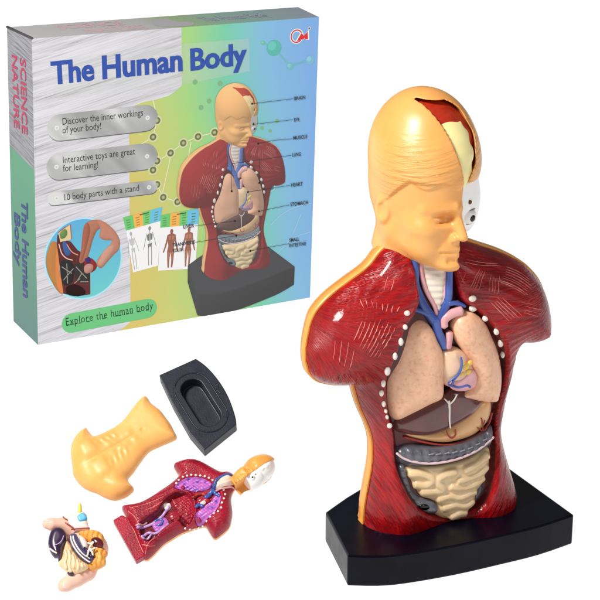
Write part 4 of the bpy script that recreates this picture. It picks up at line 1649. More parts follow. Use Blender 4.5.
def on_side(px, layer):
    """photo points -> points on the slightly warped left panel"""
    u_ = np.full(len(px), 0.5); v_ = np.full(len(px), 0.5)
    f_ = lambda u, v: (1 - u)[:, None] * (1 - v)[:, None] * SQ[0] + u[:, None] * (1 - v)[:, None] * SQ[1] + u[:, None] * v[:, None] * SQ[2] + (1 - u)[:, None] * v[:, None] * SQ[3]
    for _ in range(12):
        r = px - f_(u_, v_)
        ju = (f_(u_ + 1e-4, v_) - f_(u_, v_)) / 1e-4; jv = (f_(u_, v_ + 1e-4) - f_(u_, v_)) / 1e-4
        det = ju[:, 0] * jv[:, 1] - ju[:, 1] * jv[:, 0]
        u_ = u_ + (r[:, 0] * jv[:, 1] - r[:, 1] * jv[:, 0]) / det
        v_ = v_ + (ju[:, 0] * r[:, 1] - ju[:, 1] * r[:, 0]) / det
    u_, v_ = u_[:, None], v_[:, None]
    Q = (1 - u_) * (1 - v_) * b00 + u_ * (1 - v_) * f00 + u_ * v_ * f01 + (1 - u_) * v_ * b01
    return Q - A([1.0, 0, 0]) * LAY * layer


def side_text(name, parts, colr, bold):
    m = MB()
    for body, p0, p1, cap in parts:
        V, Fc = text_geo(body, bold, 1.0)
        p0, p1 = A(p0), A(p1)
        x = (V[:, 0] - V[:, 0].min()) / np.ptp(V[:, 0]); y = V[:, 1] / 0.7
        sl = 0.45 if p0[1] < 150 else 0.8
        px = p0 + x[:, None] * (p1 - p0) + y[:, None] * A([cap, cap * sl])
        m.add(on_side(px, 9), Fc, lin(colr))
    return m.build(name, M['print'], box, False)


side_text('side_lettering', [('SCIENCE', (20.4, 56), (22.2, 129), 5.6)], (186, 40, 84), 0.012)
side_text('side_lettering', [('NATURE', (12.0, 53), (14.4, 123), 5.4)], (186, 40, 84), 0.012)
side_text('side_title', [('The Human', (21.6, 194), (23.4, 294), 6.2), ('Body', (14.4, 207), (15.6, 261), 5.6)], (34, 54, 128), 0.022)

# top: faint lettering and a grey patch; dark crease along the left upper edge
m = MB()
ty_ = (b01 - f01) / np.linalg.norm(b01 - f01)
tn = np.cross((f11 - f01) / np.linalg.norm(f11 - f01), ty_); tn /= np.linalg.norm(tn)
for body, s0, s1, t0, hgt, c in (('SCIENCE', 0.14, 0.36, 0.55, 0.3, (220, 184, 192)), ('NATURE', 0.2, 0.4, 0.12, 0.3, (220, 184, 192)), ('The Human Body', 0.62, 0.86, 0.35, 0.35, (164, 174, 190))):
    V, Fc = text_geo(body, 0.03)
    sx = s0 + (V[:, 0] - V[:, 0].min()) / np.ptp(V[:, 0]) * (s1 - s0)
    tt = t0 + V[:, 1] / 0.7 * hgt
    P3 = f01 + sx[:, None] * (f11 - f01) + tt[:, None] * (b01 - f01) + tn * LAY * 1.5
    m.add(P3, Fc, lin(c))
P2 = catmull([(0.44, 0.3), (0.47, 0.75), (0.52, 0.8), (0.53, 0.5), (0.57, 0.35), (0.55, 0.1), (0.48, 0.12)], 4)
X, T = poly_fill(P2)
m.add(f01 + X[:, :1] * (f11 - f01) + X[:, 1:] * (b01 - f01) + tn * LAY, T, lin((186, 184, 190)))
m.build('top_print', M['print'], box, False)
V, Fc = tube([f01 + A([0.004, 0, 0.002]), b01 + A([0.0, 0, 0.004])], 0.011, 6)
mesh_obj('lid_crease', V, Fc, plastic('dark_crease', (70, 70, 70), None, 4, 0.7), box)

# ================================================================== sloping white display board with the loose parts
TILT = math.radians(39)
RN = A([0, -math.sin(TILT), math.cos(TILT)])
E1 = A([1.0, 0, 0]); E2 = A([0, math.cos(TILT), math.sin(TILT)])
RO = ground_pt(150, 612)                                       # foot of the slope
RROT = Matrix(((E1[0], E2[0], RN[0]), (E1[1], E2[1], RN[1]), (E1[2], E2[2], RN[2])))


def rp(P, n=0.0):
    """photo points -> (r, s) on the slope, n above it"""
    out = []
    for p in P:
        q = at(p[0], p[1], RO + RN * n, RN) - RO
        out.append((q @ E1, q @ E2))
    return A(out)


KR = float((at(170, 480, RO, RN) - CAM) @ FW) / FPX            # about one photo pixel on the slope
r0, r1 = rp([(-40, 480), (302, 480)])[:, 0]
s1 = rp([(170, 361)])[0, 1]
bmr = bmesh.new()
sec = [(0.0, 0.0), (0.03, 0.03)] + [(s1 * t, s1 * t) for t in (0.4, 0.8)] + [(s1, s1)]
prof = [RO + E2 * t for t in np.linspace(0, s1, 8)]
topp = prof[-1]
prof += [topp + A([0, 0.06, -0.02]), A([RO[0], topp[1] + 0.1, topp[2] - 0.10]), A([RO[0], topp[1] + 0.12, 0.0])]
rows = []
for x in (r0, r1):
    rows.append([bmr.verts.new((RO[0] + x, p[1], p[2])) for p in prof])
for i in range(len(prof) - 1):
    bmr.faces.new((rows[0][i], rows[1][i], rows[1][i + 1], rows[0][i + 1]))
bmr.faces.new(rows[0][::-1]); bmr.faces.new(rows[1])
bmesh.ops.recalc_face_normals(bmr, faces=bmr.faces)
RAMP_BM = bmr


def loose(name, label, cat, group=None):
    return empty(name, label, cat, RO, RROT, group)


# ---------------------------------------------------------------- small stand with its slot
z150 = lambda P: [(150 + x * 0.1835, 350 + y * 0.1835) for x, y in P]
H_ST = 15 * KR
ol = [(50, 136), (250, 46)] + list(map(tuple, catmull([(250, 46), (300, 82), (345, 128), (388, 185), (425, 250), (452, 318), (468, 375), (471, 405)], 3, False)[1:])) + [(296, 546), (215, 452), (128, 300), (82, 205)]
O2 = rp(z150(ol), H_ST)


def oval(c, ax, L, W, n=14):
    ax = A(ax, float) if False else np.asarray(ax, float); ax /= np.linalg.norm(ax)
    nn = A([-ax[1], ax[0]])
    P = []
    for s_, a0 in ((1, -PI / 2), (-1, PI / 2)):
        for t in np.linspace(0, PI, n):
            th = a0 + t
            P.append(A(c) + s_ * 0 + ax * (L * (1 if s_ > 0 else -1)) + W * (math.cos(th) * ax + math.sin(th) * nn))
    return A(P)


pc, pa, pb = rp(z150([(277, 285), (232, 215), (322, 358)]), H_ST)
hw = float(np.linalg.norm(rp(z150([(200, 330), (280, 410)]), H_ST)[0] - rp(z150([(200, 330), (280, 410)]), H_ST)[1])) * 0.5
slot = oval(pc, pb - pa, np.linalg.norm(pb - pa) * 0.5, 66 * 0.1835 * KR)
cen = A([O2[:, 0].mean(), O2[:, 1].mean()])
root = loose('display_stand', 'small dark slate stand lying flat with an empty oval slot', 'stand')
root.location = Vector(RO + E1 * cen[0] + E2 * cen[1])
bm = stand_mesh([(p[0] - cen[0], p[1] - cen[1]) for p in O2], H_ST, slot - cen, H_ST * 0.8)
me = bpy.data.meshes.new('block'); bm.to_mesh(me); bm.free(); me.materials.append(M['stand_small'])
o = bpy.data.objects.new('block', me); col.objects.link(o); o.parent = root
bevel_obj(o, 0.006, 2, 40)
ringp = oval(pc - cen, pb - pa, np.linalg.norm(pb - pa) * 0.5, 102 * 0.1835 * KR, 18)
rp3 = [(p[0], p[1], H_ST + 0.0005) for p in ringp] + [(ringp[0][0], ringp[0][1], H_ST + 0.0005)]
V, Fc = tube(rp3, 0.0055, 6, False)
mesh_obj('slot_rim', V, Fc, M['stand_small'], root)
nt = rp(z150([(362, 175), (372, 195), (366, 215), (380, 232), (398, 240)]), H_ST) - cen
V, Fc = tube([(p[0], p[1], H_ST) for p in catmull(nt, 4, False)], 0.005, 6)
mesh_obj('locating_ridge', V, Fc, M['stand_small'], root)

# ---------------------------------------------------------------- orange chest cover
z65 = lambda P: [(65 + x * 0.2, 390 + y * 0.2) for x, y in P]
cov = [(105, 200), (118, 212), (133, 230), (147, 241), (172, 234), (220, 210), (262, 185), (300, 150), (345, 90), (375, 55), (395, 40), (412, 44), (430, 72), (452, 90), (480, 112), (505, 145), (530, 180), (548, 215), (560, 240), (548, 254), (505, 273), (465, 290), (428, 308), (405, 330), (388, 352), (362, 388),
       (340, 420), (315, 450), (322, 470), (346, 500), (325, 525), (300, 541), (268, 552), (248, 555), (222, 550), (190, 536), (160, 520), (130, 510), (98, 494), (74, 474), (52, 446), (41, 422), (39, 400), (35, 370), (30, 320), (32, 290), (42, 262), (66, 228)]
CP = catmull(rp(z65(cov)), 3)
fz = lambda P: rp(z65(P))
# body axis: neck end -> waist end
ax0, ax1 = fz([(110, 400), (480, 170)])
axd = (ax1 - ax0) / np.linalg.norm(ax1 - ax0); axn = A([-axd[1], axd[0]])
DPC = resample(CP, 1.5 * KR)


def cov_front(X, d):
    a = (X - ax0) @ axd / KR; b = (X - ax0) @ axn / KR
    dd = d / KR
    f = (11 + 4 * np.exp(-((a - 12) / 22) ** 2)) * rnd(dd / 14)
    m_ = np.clip(dd / 6, 0, 1)
    for s_ in (-1, 1):
        f = f + m_ * 2.6 * np.exp(-((a - 10) / 9) ** 4 - ((b - s_ * 13) / 10) ** 4)          # chest
        for i in range(4):
            f = f + m_ * (1.0 + 0.35 * math.sin(i * 2.3 + s_)) * np.exp(-((a - 30 - i * 8.2 - 0.9 * math.sin(i * 3.1 + s_ * 2)) / 3.6) ** 2 - ((b - s_ * (4.8 + 0.5 * math.sin(i * 4 + s_))) / 3.6) ** 2)   # belly
            f = f + m_ * 0.9 * np.exp(-((a - 25 - i * 6.2 + 0.25 * np.abs(b)) / 1.8) ** 2 - ((b - s_ * (14 - i)) / 4.5) ** 2)  # ribs
    f = f - m_ * 0.9 * np.exp(-(b / 1.4) ** 2) * np.exp(-((a - 34) / 26) ** 2)
    f = f - 1.6 * np.exp(-((a - 67) ** 2 + b ** 2) / 2.2)
    return np.maximum(f, 0) * KR + 2.0 * KR


V, Fc = relief(CP, cov_front, lambda X, d: np.zeros(len(X)), 0.95 * KR, DPC, flat=True)
cov_o = mesh_obj('chest_cover', V, Fc, plastic('orange_cover_plastic', (248, 186, 108), (243, 172, 88), 4, 0.42, 0.3, 16), None)
ctr = A([CP[:, 0].mean(), CP[:, 1].mean(), 0])
for v in cov_o.data.vertices:
    v.co -= Vector(ctr)
cov_o.matrix_world = Matrix.Translation(Vector(RO + E1 * ctr[0] + E2 * ctr[1])) @ RROT.to_4x4()
cov_o['label'] = 'orange moulded chest and belly cover lying loose below the small stand'
cov_o['category'] = 'model cover'

# ---------------------------------------------------------------- open back half of a second model
zo = lambda P: [(110 + x * 0.3, 440 + y * 0.3) for x, y in P]
om = loose('open_anatomy_model', 'small emptied torso half lying down, purple lung beds and red belly hollow showing', 'anatomy model')
OUT = [(40, 224), (66, 217), (100, 210), (135, 192), (165, 172), (198, 150), (228, 122), (222, 105), (212, 86), (222, 77), (248, 68), (276, 65), (310, 76), (350, 98), (372, 108), (398, 108), (425, 128), (432, 145), (415, 163), (405, 185), (404, 205), (408, 238), (404, 268), (396, 292), (372, 314), (349, 328),
       (332, 308), (318, 286), (296, 290), (270, 298), (236, 311), (208, 328), (180, 346), (156, 370), (138, 388), (120, 399), (104, 385), (90, 345), (70, 295), (50, 250)]
OP = catmull(rp(zo(OUT), 5 * KR), 3)
ODP = resample(OP, 1.2 * KR)
belly = resample(catmull(rp(zo([(206, 186), (228, 176), (255, 178), (276, 196), (284, 224), (282, 254), (268, 278), (246, 288), (226, 272), (205, 282), (175, 304), (150, 330), (128, 342), (108, 332), (98, 305), (100, 280), (122, 262), (158, 238), (180, 205)]), 12 * KR), 3), 1.2 * KR)
chest = resample(catmull(rp(zo([(214, 162), (238, 138), (270, 130), (305, 132), (332, 140), (348, 158), (366, 172), (372, 195), (366, 222), (350, 248), (325, 268), (296, 284), (284, 270), (286, 240), (278, 200), (262, 176), (236, 172)]), 12 * KR), 3), 1.2 * KR)
oa0, oa1 = rp(zo([(70, 310), (400, 150)]), 10 * KR)
oad = (oa1 - oa0) / np.linalg.norm(oa1 - oa0); oan = A([-oad[1], oad[0]])


def open_front(X, d):
    dd = d / KR
    f = 14 * rnd(dd / 11)
    f = f - 9 * sstep(-1, 3.5, sdist(belly, X) / KR) - 5 * sstep(-1, 2.5, sdist(chest, X) / KR)
    a = (X - oa0) @ oad / KR; b = (X - oa0) @ oan / KR
    f = f + 0.35 * np.sin(b * 1.9 + 0.5 * np.sin(a * 0.3)) * np.clip(dd / 4, 0, 1)
    return np.maximum(f, 1.0) * KR + 3 * KR


M['crimson'] = muscle_mat('crimson_muscle_plastic', (170, 16, 46), (122, 8, 32), 2.0, 0.2, 0.32)
V, Fc = relief(OP, open_front, lambda X, d: np.zeros(len(X)) + 0 * d, 1.15 * KR, ODP, flat=True, inner=belly)
shell = mesh_obj('torso', V, Fc, M['crimson'], om)
shell.data.materials.append(M['flesh']); shell.data.materials.append(plastic('deep_red_hollow', (128, 12, 30), (82, 6, 18), 14, 0.3))
cc = A([p.center[:] for p in shell.data.polygons]); nn_ = A([p.normal[:] for p in shell.data.polygons])
bi = sdist(belly, cc[:, :2]); od = sdist(ODP, cc[:, :2]) / KR
for i, p in enumerate(shell.data.polygons):
    if bi[i] > 0:
        p.material_index = 2
    elif abs(nn_[i, 2]) < 0.2 and cc[i, 2] < 3.4 * KR:
        p.material_index = 1


def on_open(P, off, n=12):
    X = catmull(rp(zo(P), n * KR), 5, False)
    return np.stack([X[:, 0], X[:, 1], open_front(X, np.maximum(sdist(ODP, X), 0)) + off * KR], 1)


def open_tube(name, P, r, off, mat, taper=None, parent=None):
    pth = resample(on_open(P, off), 1.0 * KR, False)
    rr = np.linspace(r, taper if taper is not None else r, len(pth)) * KR
    V, Fc = tube(pth, rr, 8)
    return mesh_obj(name, V, Fc, mat, parent or om)


# plinth tab at the hips
tab = rp(zo([(10, 268), (40, 250), (62, 262), (122, 384), (108, 392), (86, 404)]), 9 * KR)
bm = stand_mesh([tuple(p) for p in tab], 10 * KR)
me = bpy.data.meshes.new('base_tab'); bm.to_mesh(me); bm.free(); me.materials.append(M['crimson'])
o = bpy.data.objects.new('base_tab', me); col.objects.link(o); o.parent = om
bevel_obj(o, 0.006, 2)


def lung_bed_mat():
    t = NT('speckled_purple_bed')
    v = t.node('ShaderNodeTexVoronoi'); v.inputs['Scale'].default_value = 34
    t.link(t.tc.outputs['Object'], v.inputs['Vector'])
    n = t.noise(9, 4)
    mx = t.node('ShaderNodeMath', operation='MULTIPLY_ADD')
    t.link(n, mx.inputs[0]); mx.inputs[1].default_value = 0.35; t.link(v.outputs['Distance'], mx.inputs[2])
    t.link(t.ramp(mx.outputs[0], [(0.3, lin((70, 60, 160))), (0.46, lin((146, 78, 172))), (0.75, lin((190, 104, 192)))]), t.b.inputs['Base Color'])
    t.b.inputs['Roughness'].default_value = 0.3
    return t.m


M['bed'] = lung_bed_mat()


def open_patch(name, P, h, R, off, mat, parent=None, step=0.8, bumps=0.0):
    X0 = catmull(rp(zo(P), 11 * KR), 4)
    base = lambda X: open_front(X, np.maximum(sdist(ODP, X), 0))
    fr = lambda X, d: base(X) + (off + h * rnd(d / (R * KR)) + bumps * np.sin(X[:, 0] / KR * 1.7) * np.sin(X[:, 1] / KR * 1.9)) * KR
    V, Fc = relief(X0, fr, lambda X, d: base(X) - 2 * KR, step * KR, flat=True)
    return mesh_obj(name, V, Fc, mat, parent or om)


open_patch('lung_bed', [(216, 162), (240, 140), (272, 132), (306, 134), (334, 146), (338, 160), (318, 170), (285, 176), (262, 172), (236, 170)], 1.6, 5, 0.6, M['bed'], bumps=0.3)
open_patch('lung_bed', [(362, 178), (370, 196), (364, 222), (348, 246), (322, 266), (296, 280), (286, 268), (290, 246), (312, 226), (336, 208), (348, 190)], 1.6, 5, 0.6, M['bed'], bumps=0.3)
for q in ((244, 163), (297, 267)):
    open_patch('bronchus_stub', [(q[0] - 8, q[1]), (q[0], q[1] - 8), (q[0] + 8, q[1]), (q[0], q[1] + 8)], 2.4, 2.4, 1.5, plastic('magenta_stub', (176, 30, 84), (140, 20, 64), 8, 0.3), step=0.5)
# belly hollow organs
open_patch('spine_lump', [(222, 190), (262, 186), (280, 214), (280, 250), (262, 276), (244, 262), (226, 244), (214, 214)], 3.0, 8, 0.4, M['crimson'], bumps=0.5)
open_patch('kidney', [(196, 246), (214, 236), (232, 244), (232, 262), (214, 268), (198, 262)], 2.2, 4, 0.6, plastic('red_kidney', (170, 34, 52), (136, 20, 36), 10, 0.3))
open_patch('kidney', [(204, 200), (222, 192), (236, 204), (230, 222), (212, 222)], 2.2, 4, 0.6, plastic('red_kidney', (156, 28, 46), (126, 18, 32), 10, 0.3))
open_patch('pelvic_plate', [(140, 272), (172, 254), (190, 262), (196, 282), (176, 298), (152, 302)], 1.4, 4, 0.6, M['bed'])
M['lilac'] = plastic('lilac_vessel', (206, 170, 216), (176, 134, 196), 10, 0.3)
open_tube('vessel', [(92, 298), (110, 288), (140, 276), (166, 258), (184, 236), (198, 216)], 1.5, 1.2, M['lilac'])
open_tube('vessel', [(108, 322), (126, 306), (150, 308), (178, 296), (194, 276)], 1.5, 1.2, M['lilac'])
open_tube('vessel', [(106, 322), (112, 330), (126, 326), (136, 312)], 1.2, 1.2, M['lilac'])
open_tube('vein', [(150, 268), (164, 262), (176, 268), (168, 280), (154, 282)], 1.1, 2.2, M['vein'])
open_tube('artery', [(88, 290), (104, 284), (122, 272)], 1.0, 1.2, M['artery'])
open_patch('disc', [(180, 214), (196, 206), (204, 220), (192, 232), (180, 226)], 1.5, 3, 0.5, M['bone'])
q = on_open([(206, 254), (207, 254)], 3.2)[0]
V, Fc = ellipsoid(q, (1.4 * KR, 1.4 * KR, 1.0 * KR), 10, 6)
mesh_obj('artery', V, Fc, M['artery'], om)
# heart bed and vessels between the lungs
open_tube('artery', [(278, 196), (292, 184), (308, 182), (322, 188)], 1.6, 1.4, M['red_line'])
open_tube('artery', [(296, 214), (312, 202), (330, 206)], 2.4, 1.2, M['crimson'])
open_patch('valve', [(296, 206), (312, 200), (322, 210), (310, 220), (298, 218)], 1.4, 3, 1.6, M['bone'], step=0.5)
open_tube('vein', [(318, 196), (332, 184), (344, 168), (352, 152)], 2.2, 1.8, M['vein'])
open_tube('vein', [(344, 168), (352, 182), (366, 190)], 1.8, 1.8, M['vein'])
open_tube('vein', [(288, 226), (296, 218), (310, 224)], 1.8, 1.4, M['vein'])
open_patch('windpipe', [(348, 160), (362, 142), (392, 124), (412, 134), (416, 146), (396, 158), (368, 170), (352, 172)], 3.4, 4.5, -0.6, M['trachea'])
open_tube('vein', [(346, 158), (360, 138), (388, 122), (406, 124)], 1.5, 1.4, M['vein'], 1.0)
open_tube('artery', [(352, 172), (376, 170), (404, 158), (424, 150)], 1.0, 1.6, M['artery'], 0.8)
# rib ends round the chest
for x, y in ((222, 150), (230, 139), (244, 130), (258, 126), (272, 124), (287, 124), (302, 126), (317, 129), (331, 134), (343, 141), (379, 172), (384, 186), (380, 201), (374, 216), (371, 232), (361, 245), (347, 250), (335, 260), (322, 269), (308, 277), (294, 283), (280, 286), (265, 289), (250, 291)):
    P = on_open([(x, y), (x + 1, y)], 0.2)[0]
    V, Fc = ellipsoid(P, (1.25 * KR, 1.25 * KR, 0.9 * KR), 8, 6)
    mesh_obj('rib_end', V, Fc, M['bone'], om)
# muscle strands round the hips
for P in ([(60, 262), (80, 300), (100, 350), (112, 376)], [(62, 240), (88, 268), (100, 300)], [(70, 232), (100, 226), (140, 214), (180, 196)], [(150, 330), (128, 352), (118, 380)], [(108, 352), (130, 358), (150, 352)], [(120, 240), (150, 228), (176, 210)]):
    open_tube('muscle_strand', P, 0.45, 0.0, M['fibre_glint'])
# head half, same moulding as the upright model
HSC = 0.27 * KR / KH
hp = rp([(259.5, 471.5)], 10 * KR)[0]
hu = rp([(240, 481), (268, 461.5)], 10 * KR); hu = hu[1] - hu[0]; hu = hu / np.linalg.norm(hu)
h_ax = Vector((hu[0], hu[1], 0.0)); f_ax = Vector((0, 0, 1.0)); l_ax = f_ax.cross(h_ax) * -1
l_ax = Vector((hu[1], -hu[0], 0))
# turn the face a little towards the lower edge
Rh = Matrix((( l_ax[0], -f_ax[0], h_ax[0]), (l_ax[1], -f_ax[1], h_ax[1]), (l_ax[2], -f_ax[2], h_ax[2]))) @ Matrix.Rotation(math.radians(12), 3, 'Z')


def clone(o, parent):
    c = o.copy(); col.objects.link(c); c.parent = parent
    return c


PS, QS = surface_net(lambda L, Y, H: np.maximum(head_sdf(L, Y, H), -np.maximum(1.5 - L, Y - 30)), hb[0], hb[1], 2.2)
h2 = mesh_obj('head', PS * KH, QS, M['flesh'], om)
h2.matrix_local = Matrix.Translation((hp[0], hp[1], 13 * KR)) @ Rh.to_4x4() @ Matrix.Scale(HSC, 4)
for ch in list(head.children):
    if ch.name.split('.')[0] in ('skull', 'eyeball', 'pupil', 'nerve_spot', 'eye_rim', 'brain', 'cut_rim'):
        c = clone(ch, h2); c.matrix_local = ch.matrix_local
        if ch.name.split('.')[0] in ('brain', 'cut_rim'):
            c.material_slots[0].link = 'OBJECT'; c.material_slots[0].material = M['skull']
# ---------------------------------------------------------------- hand holding a bundle of organs
z4 = lambda P: [(40 + x / 6, 500 + y / 6) for x, y in P]
og = loose('organ_set', 'little bundle of cream bowel, dark liver and orange lung pinched in a pale hand', 'organ set')
HB = 26.0                                                       # the bundle rides above the palm


def og_patch(name, P, h, R, off, mat, parent=None, step=0.8, wobble=0.0, back=8):
    X0 = catmull(rp(z4(P), (HB + off) * KR), 4)
    fr = lambda X, d: (HB + off + h * rnd(d / (R * KR)) + wobble * np.sin(X[:, 0] / KR * 1.3 + 0.8 * np.sin(X[:, 1] / KR * 0.7)) * np.clip(d / KR / 2, 0, 1)) * KR
    V, Fc = relief(X0, fr, lambda X, d: (HB + off - back * rnd(d / (R * KR))) * KR, step * KR, flat=True)
    return mesh_obj(name, V, Fc, mat, parent or og)


def og_line(name, P, r, off, mat, parent=None):
    X = catmull(rp(z4(P), (HB + off) * KR), 5, False)
    V, Fc = tube(np.stack([X[:, 0], X[:, 1], np.full(len(X), (HB + off) * KR)], 1), r * KR, 8)
    return mesh_obj(name, V, Fc, mat, parent or og)


M['purple_liver'] = plastic('dark_purple_liver', (62, 40, 72), (36, 24, 50), 12, 0.22, coat=0.4)
M['purple_colon'] = plastic('slate_purple_colon', (92, 82, 122), (62, 54, 92), 12, 0.28, coat=0.3)
M['orange_lung'] = plastic('amber_lung', (244, 176, 84), (232, 150, 60), 14, 0.35, 0.3, 30)
og_patch('lung', [(232, 200), (262, 186), (320, 182), (362, 196), (384, 225), (384, 285), (404, 312), (406, 330), (394, 345), (396, 385), (370, 405), (330, 420), (300, 418), (288, 380), (320, 330), (300, 260), (250, 235)], 7, 8, 0, M['orange_lung'], wobble=0.7)
og_patch('liver', [(60, 200), (84, 172), (118, 166), (146, 182), (160, 215), (156, 255), (138, 290), (134, 330), (126, 368), (110, 372), (106, 350), (84, 345), (60, 310), (48, 260)], 6, 7, 2, M['purple_liver'])
og_line('ligament', [(58, 290), (78, 306), (100, 318)], 0.9, 8.0, M['white_line'])
og_line('ligament', [(84, 270), (110, 262), (132, 240), (142, 214)], 0.5, 8.6, M['lilac'])
bw = og_patch('small_intestine', [(160, 250), (178, 262), (205, 310), (248, 362), (290, 388), (292, 404), (262, 424), (220, 442), (190, 448), (165, 440), (140, 415), (118, 398), (112, 376), (132, 350), (142, 300)], 6, 8, 2, M['bowel'], wobble=0.5)
for P in ([(150, 300), (160, 340), (150, 380), (160, 410)], [(172, 300), (182, 350), (176, 400), (186, 430)], [(195, 330), (206, 370), (200, 410)], [(222, 360), (230, 390), (226, 420)], [(250, 380), (256, 402)]):
    og_line('bowel_loop', P, 1.5, 7.2, M['bowel'], bw)
cl = og_patch('colon', [(178, 212), (196, 202), (218, 206), (236, 240), (262, 290), (296, 330), (326, 352), (318, 372), (298, 382), (262, 366), (222, 330), (192, 282), (176, 240)], 4, 5, 5, M['purple_colon'])
og_line('taenia', [(184, 216), (190, 250), (214, 296), (248, 336), (284, 364), (300, 372)], 0.8, 9.0, M['white_line'], cl)
og_line('taenia', [(200, 214), (206, 244), (230, 288), (262, 326), (300, 352)], 0.5, 9.4, M['white_line'], cl)
og_patch('stomach', [(232, 216), (258, 222), (282, 250), (290, 280), (270, 300), (246, 268)], 4, 5, 3, M['bone'])
og_patch('heart', [(306, 240), (330, 224), (366, 234), (382, 262), (374, 288), (346, 286), (320, 278)], 4, 6, 6, plastic('dark_red_heart', (106, 26, 34), (72, 14, 24), 14, 0.28, coat=0.4))
og_patch('spleen', [(262, 282), (292, 296), (318, 330), (328, 350), (306, 356), (282, 330)], 3, 4, 6, M['purple_liver'])
for P in ([(282, 340), (290, 312), (300, 280), (322, 252)], [(300, 300), (312, 312), (318, 330)], [(296, 290), (312, 296), (330, 286)], [(288, 256), (304, 262), (318, 250)]):
    og_line('ligament', P, 0.95, 10.5, M['white_line'])
og_patch('appendix', [(162, 438), (184, 430), (204, 436), (200, 450), (178, 452)], 3, 3, 3, M['purple_liver'])
# coloured chips from the top of the bundle
M['chip_blue'] = plastic('sky_blue_chip', (96, 190, 228), (80, 170, 214), 20, 0.35)
M['chip_yellow'] = plastic('yellow_chip', (246, 230, 110), (240, 220, 90), 20, 0.35)
og_patch('vessel_stub', [(222, 102), (262, 78), (284, 116), (240, 138)], 3, 2, -2, M['chip_blue'], back=4)
og_patch('nerve_stub', [(230, 26), (248, 24), (252, 70), (238, 84), (226, 70)], 3, 3, -2, M['chip_yellow'], back=4)
og_patch('gullet', [(140, 100), (170, 84), (214, 78), (244, 66), (278, 86), (284, 124), (292, 160), (298, 176), (240, 190), (190, 180), (160, 150), (146, 124)], 4, 6, -4, plastic('pale_pink_gullet', (250, 232, 222), (246, 216, 202), 10, 0.4))
for P in ([(150, 136), (176, 150), (200, 168)], [(188, 176), (230, 172), (296, 168)], [(138, 100), (150, 112), (164, 118)]):
    og_line('vessel', P, 0.7, 0.6, M['red_line'])

# the hand: palm behind the bundle, thumb below it, first finger above, the other fingers tucked behind
hand = loose('hand', 'pale pink hand holding the organ bundle between thumb and first finger', 'hand')


def skin_mat():
    t = NT('pale_skin')
    f = t.noise(5, 4)
    t.link(t.ramp(f, [(0.3, lin((240, 186, 164))), (0.7, lin((248, 206, 186)))]), t.b.inputs['Base Color'])
    t.b.inputs['Roughness'].default_value = 0.5
    t.b.inputs['Specular IOR Level'].default_value = 0.3
    t.b.inputs['Subsurface Weight'].default_value = 0.15
    t.b.inputs['Subsurface Radius'].default_value = (0.05, 0.02, 0.01)
    t.link(t.bump(t.noise(60, 3), 0.1, 0.004), t.b.inputs['Normal'])
    return t.m


M['skin'] = skin_mat()


def hp3(x, y, n):
    q = rp(z4([(x, y)]), n * KR)[0] / KR
    return A([q[0], q[1], n])


JT = dict(
    wrist=[(hp3(330, 300, 2), 13), (hp3(300, 300, 6), 13)],
    palm=[(hp3(300, 270, 9), 12), (hp3(270, 330, 9), 12), (hp3(240, 270, 10), 11), (hp3(230, 320, 10), 11)])
chains = [
    [(hp3(310, 350, 12), 10.5), (hp3(280, 430, 16), 9.2), (hp3(222, 468, 19), 8.4), (hp3(158, 506, 21), 7.2), (hp3(140, 516, 21.5), 5.6)],      # thumb
    [(hp3(280, 250, 12), 9.5), (hp3(215, 190, 14), 8.4), (hp3(140, 150, 20), 7.2), (hp3(72, 146, 25), 6.2), (hp3(44, 144, 26), 5.0)],            # first finger
    [(hp3(260, 270, 8), 9.0), (hp3(190, 245, 6), 8.0), (hp3(130, 235, 8), 7.0), (hp3(98, 240, 12), 6.2)],
    [(hp3(255, 300, 8), 9.0), (hp3(190, 290, 6), 7.8), (hp3(135, 285, 8), 6.8), (hp3(108, 282, 12), 6.0)],
    [(hp3(255, 330, 8), 8.0), (hp3(200, 335, 7), 6.8), (hp3(160, 335, 9), 6.0), (hp3(142, 330, 12), 5.4)]]


def hand_fn(X, Y, Z):
    d = None
    for seg in (JT['wrist'], JT['palm'][:2], JT['palm'][2:], [JT['palm'][0], JT['palm'][3]], [JT['wrist'][1], JT['palm'][1]]):
        v = s_cap(X, Y, Z, seg[0][0], seg[1][0], seg[0][1], seg[1][1])
        d = v if d is None else smin(d, v, 7)
    for ch in chains:
        f = None
        for a, b in zip(ch[:-1], ch[1:]):
            v = s_cap(X, Y, Z, a[0], b[0], a[1], b[1])
            f = v if f is None else smin(f, v, 1.2)
        d = smin(d, f, 2.5)
    return np.maximum(d, 0.4 - Z)


P, Q = surface_net(hand_fn, *(lambda L: (L.min(0) - 15, L.max(0) + 15))(A([p[0] for ch in chains for p in ch] + [p[0] for k_ in JT.values() for p in k_])), 0.9)
mesh_obj('body', P * KR, Q, M['skin'], hand)
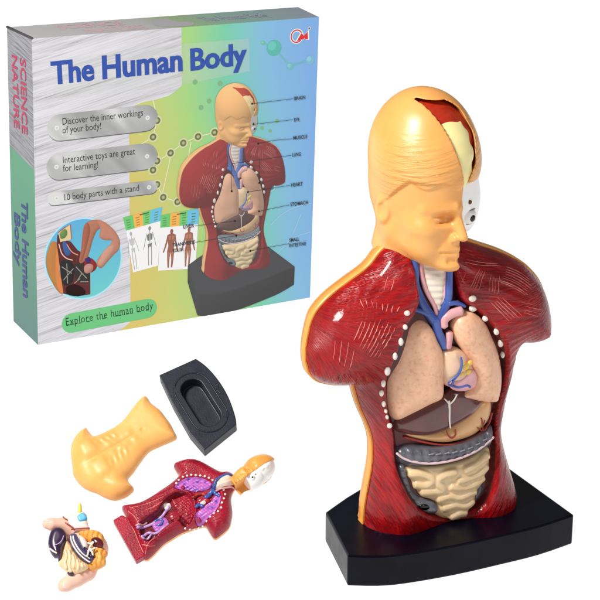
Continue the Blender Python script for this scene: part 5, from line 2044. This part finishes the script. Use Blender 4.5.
# nails
nail_m = plastic('nail', (250, 220, 208), None, 10, 0.25)
for tip, prev in ((chains[0][4], chains[0][3]), (chains[1][4], chains[1][3])):
    dv = tip[0] - prev[0]; dv /= np.linalg.norm(dv)
    up = A([0.1, -0.5 if tip is chains[0][4] else 0.5, 0.85]); up -= (up @ dv) * dv; up /= np.linalg.norm(up)
    sd = np.cross(up, dv)
    c = tip[0] + up * (tip[1] - 0.1) - dv * 1.5
    V, Fc = ellipsoid((0, 0, 0), (4.2, 3.2, 0.8), 14, 8)
    mesh_obj('nail', (V @ np.stack([dv, sd, up]) + c) * KR, Fc, nail_m, hand)

# ================================================================== light, world, table
world = bpy.data.worlds.new('World'); scene.world = world
world.use_nodes = True
bg = world.node_tree.nodes['Background']
bg.inputs['Color'].default_value = (1, 1, 1, 1)
bg.inputs['Strength'].default_value = 0.15


def area(name, loc, target, size, power, color=(1, 1, 1)):
    l = bpy.data.lights.new(name, 'AREA')
    l.shape = 'RECTANGLE'; l.size, l.size_y = size
    l.energy = power; l.color = color
    o = bpy.data.objects.new(name, l); col.objects.link(o)
    o.location = loc
    d = Vector(target) - Vector(loc)
    o.rotation_euler = d.to_track_quat('-Z', 'Y').to_euler()
    return o


area('softbox_key', (-6.4, 6.0, 11.0), (0.5, 12, 1.0), (2.6, 2.6), 2150, (1, 0.97, 0.93))
area('softbox_fill', (7.0, 5.0, 6.0), (0.5, 12, 1.0), (2.5, 4), 120, (1, 0.98, 0.96))
scene.view_settings.view_transform = 'Standard'
scene.view_settings.look = 'None'
scene.view_settings.exposure = 0
scene.view_settings.gamma = 1.0


def glowing_white_mat():
    t = NT('glowing_white_sweep')
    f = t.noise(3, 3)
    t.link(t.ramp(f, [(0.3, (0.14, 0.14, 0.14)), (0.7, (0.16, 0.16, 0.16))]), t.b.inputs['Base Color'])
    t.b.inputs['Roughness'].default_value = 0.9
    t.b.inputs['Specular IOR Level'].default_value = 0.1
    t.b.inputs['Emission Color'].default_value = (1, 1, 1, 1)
    t.b.inputs['Emission Strength'].default_value = 0.99  # glow added to ground and board keeps them white, without contact shadows
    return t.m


M['white'] = glowing_white_mat()
xs = 80.0
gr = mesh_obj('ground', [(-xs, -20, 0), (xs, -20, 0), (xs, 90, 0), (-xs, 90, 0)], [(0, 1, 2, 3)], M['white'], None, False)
gr['kind'] = 'structure'
rme = bpy.data.meshes.new('display_board'); RAMP_BM.to_mesh(rme); RAMP_BM.free()
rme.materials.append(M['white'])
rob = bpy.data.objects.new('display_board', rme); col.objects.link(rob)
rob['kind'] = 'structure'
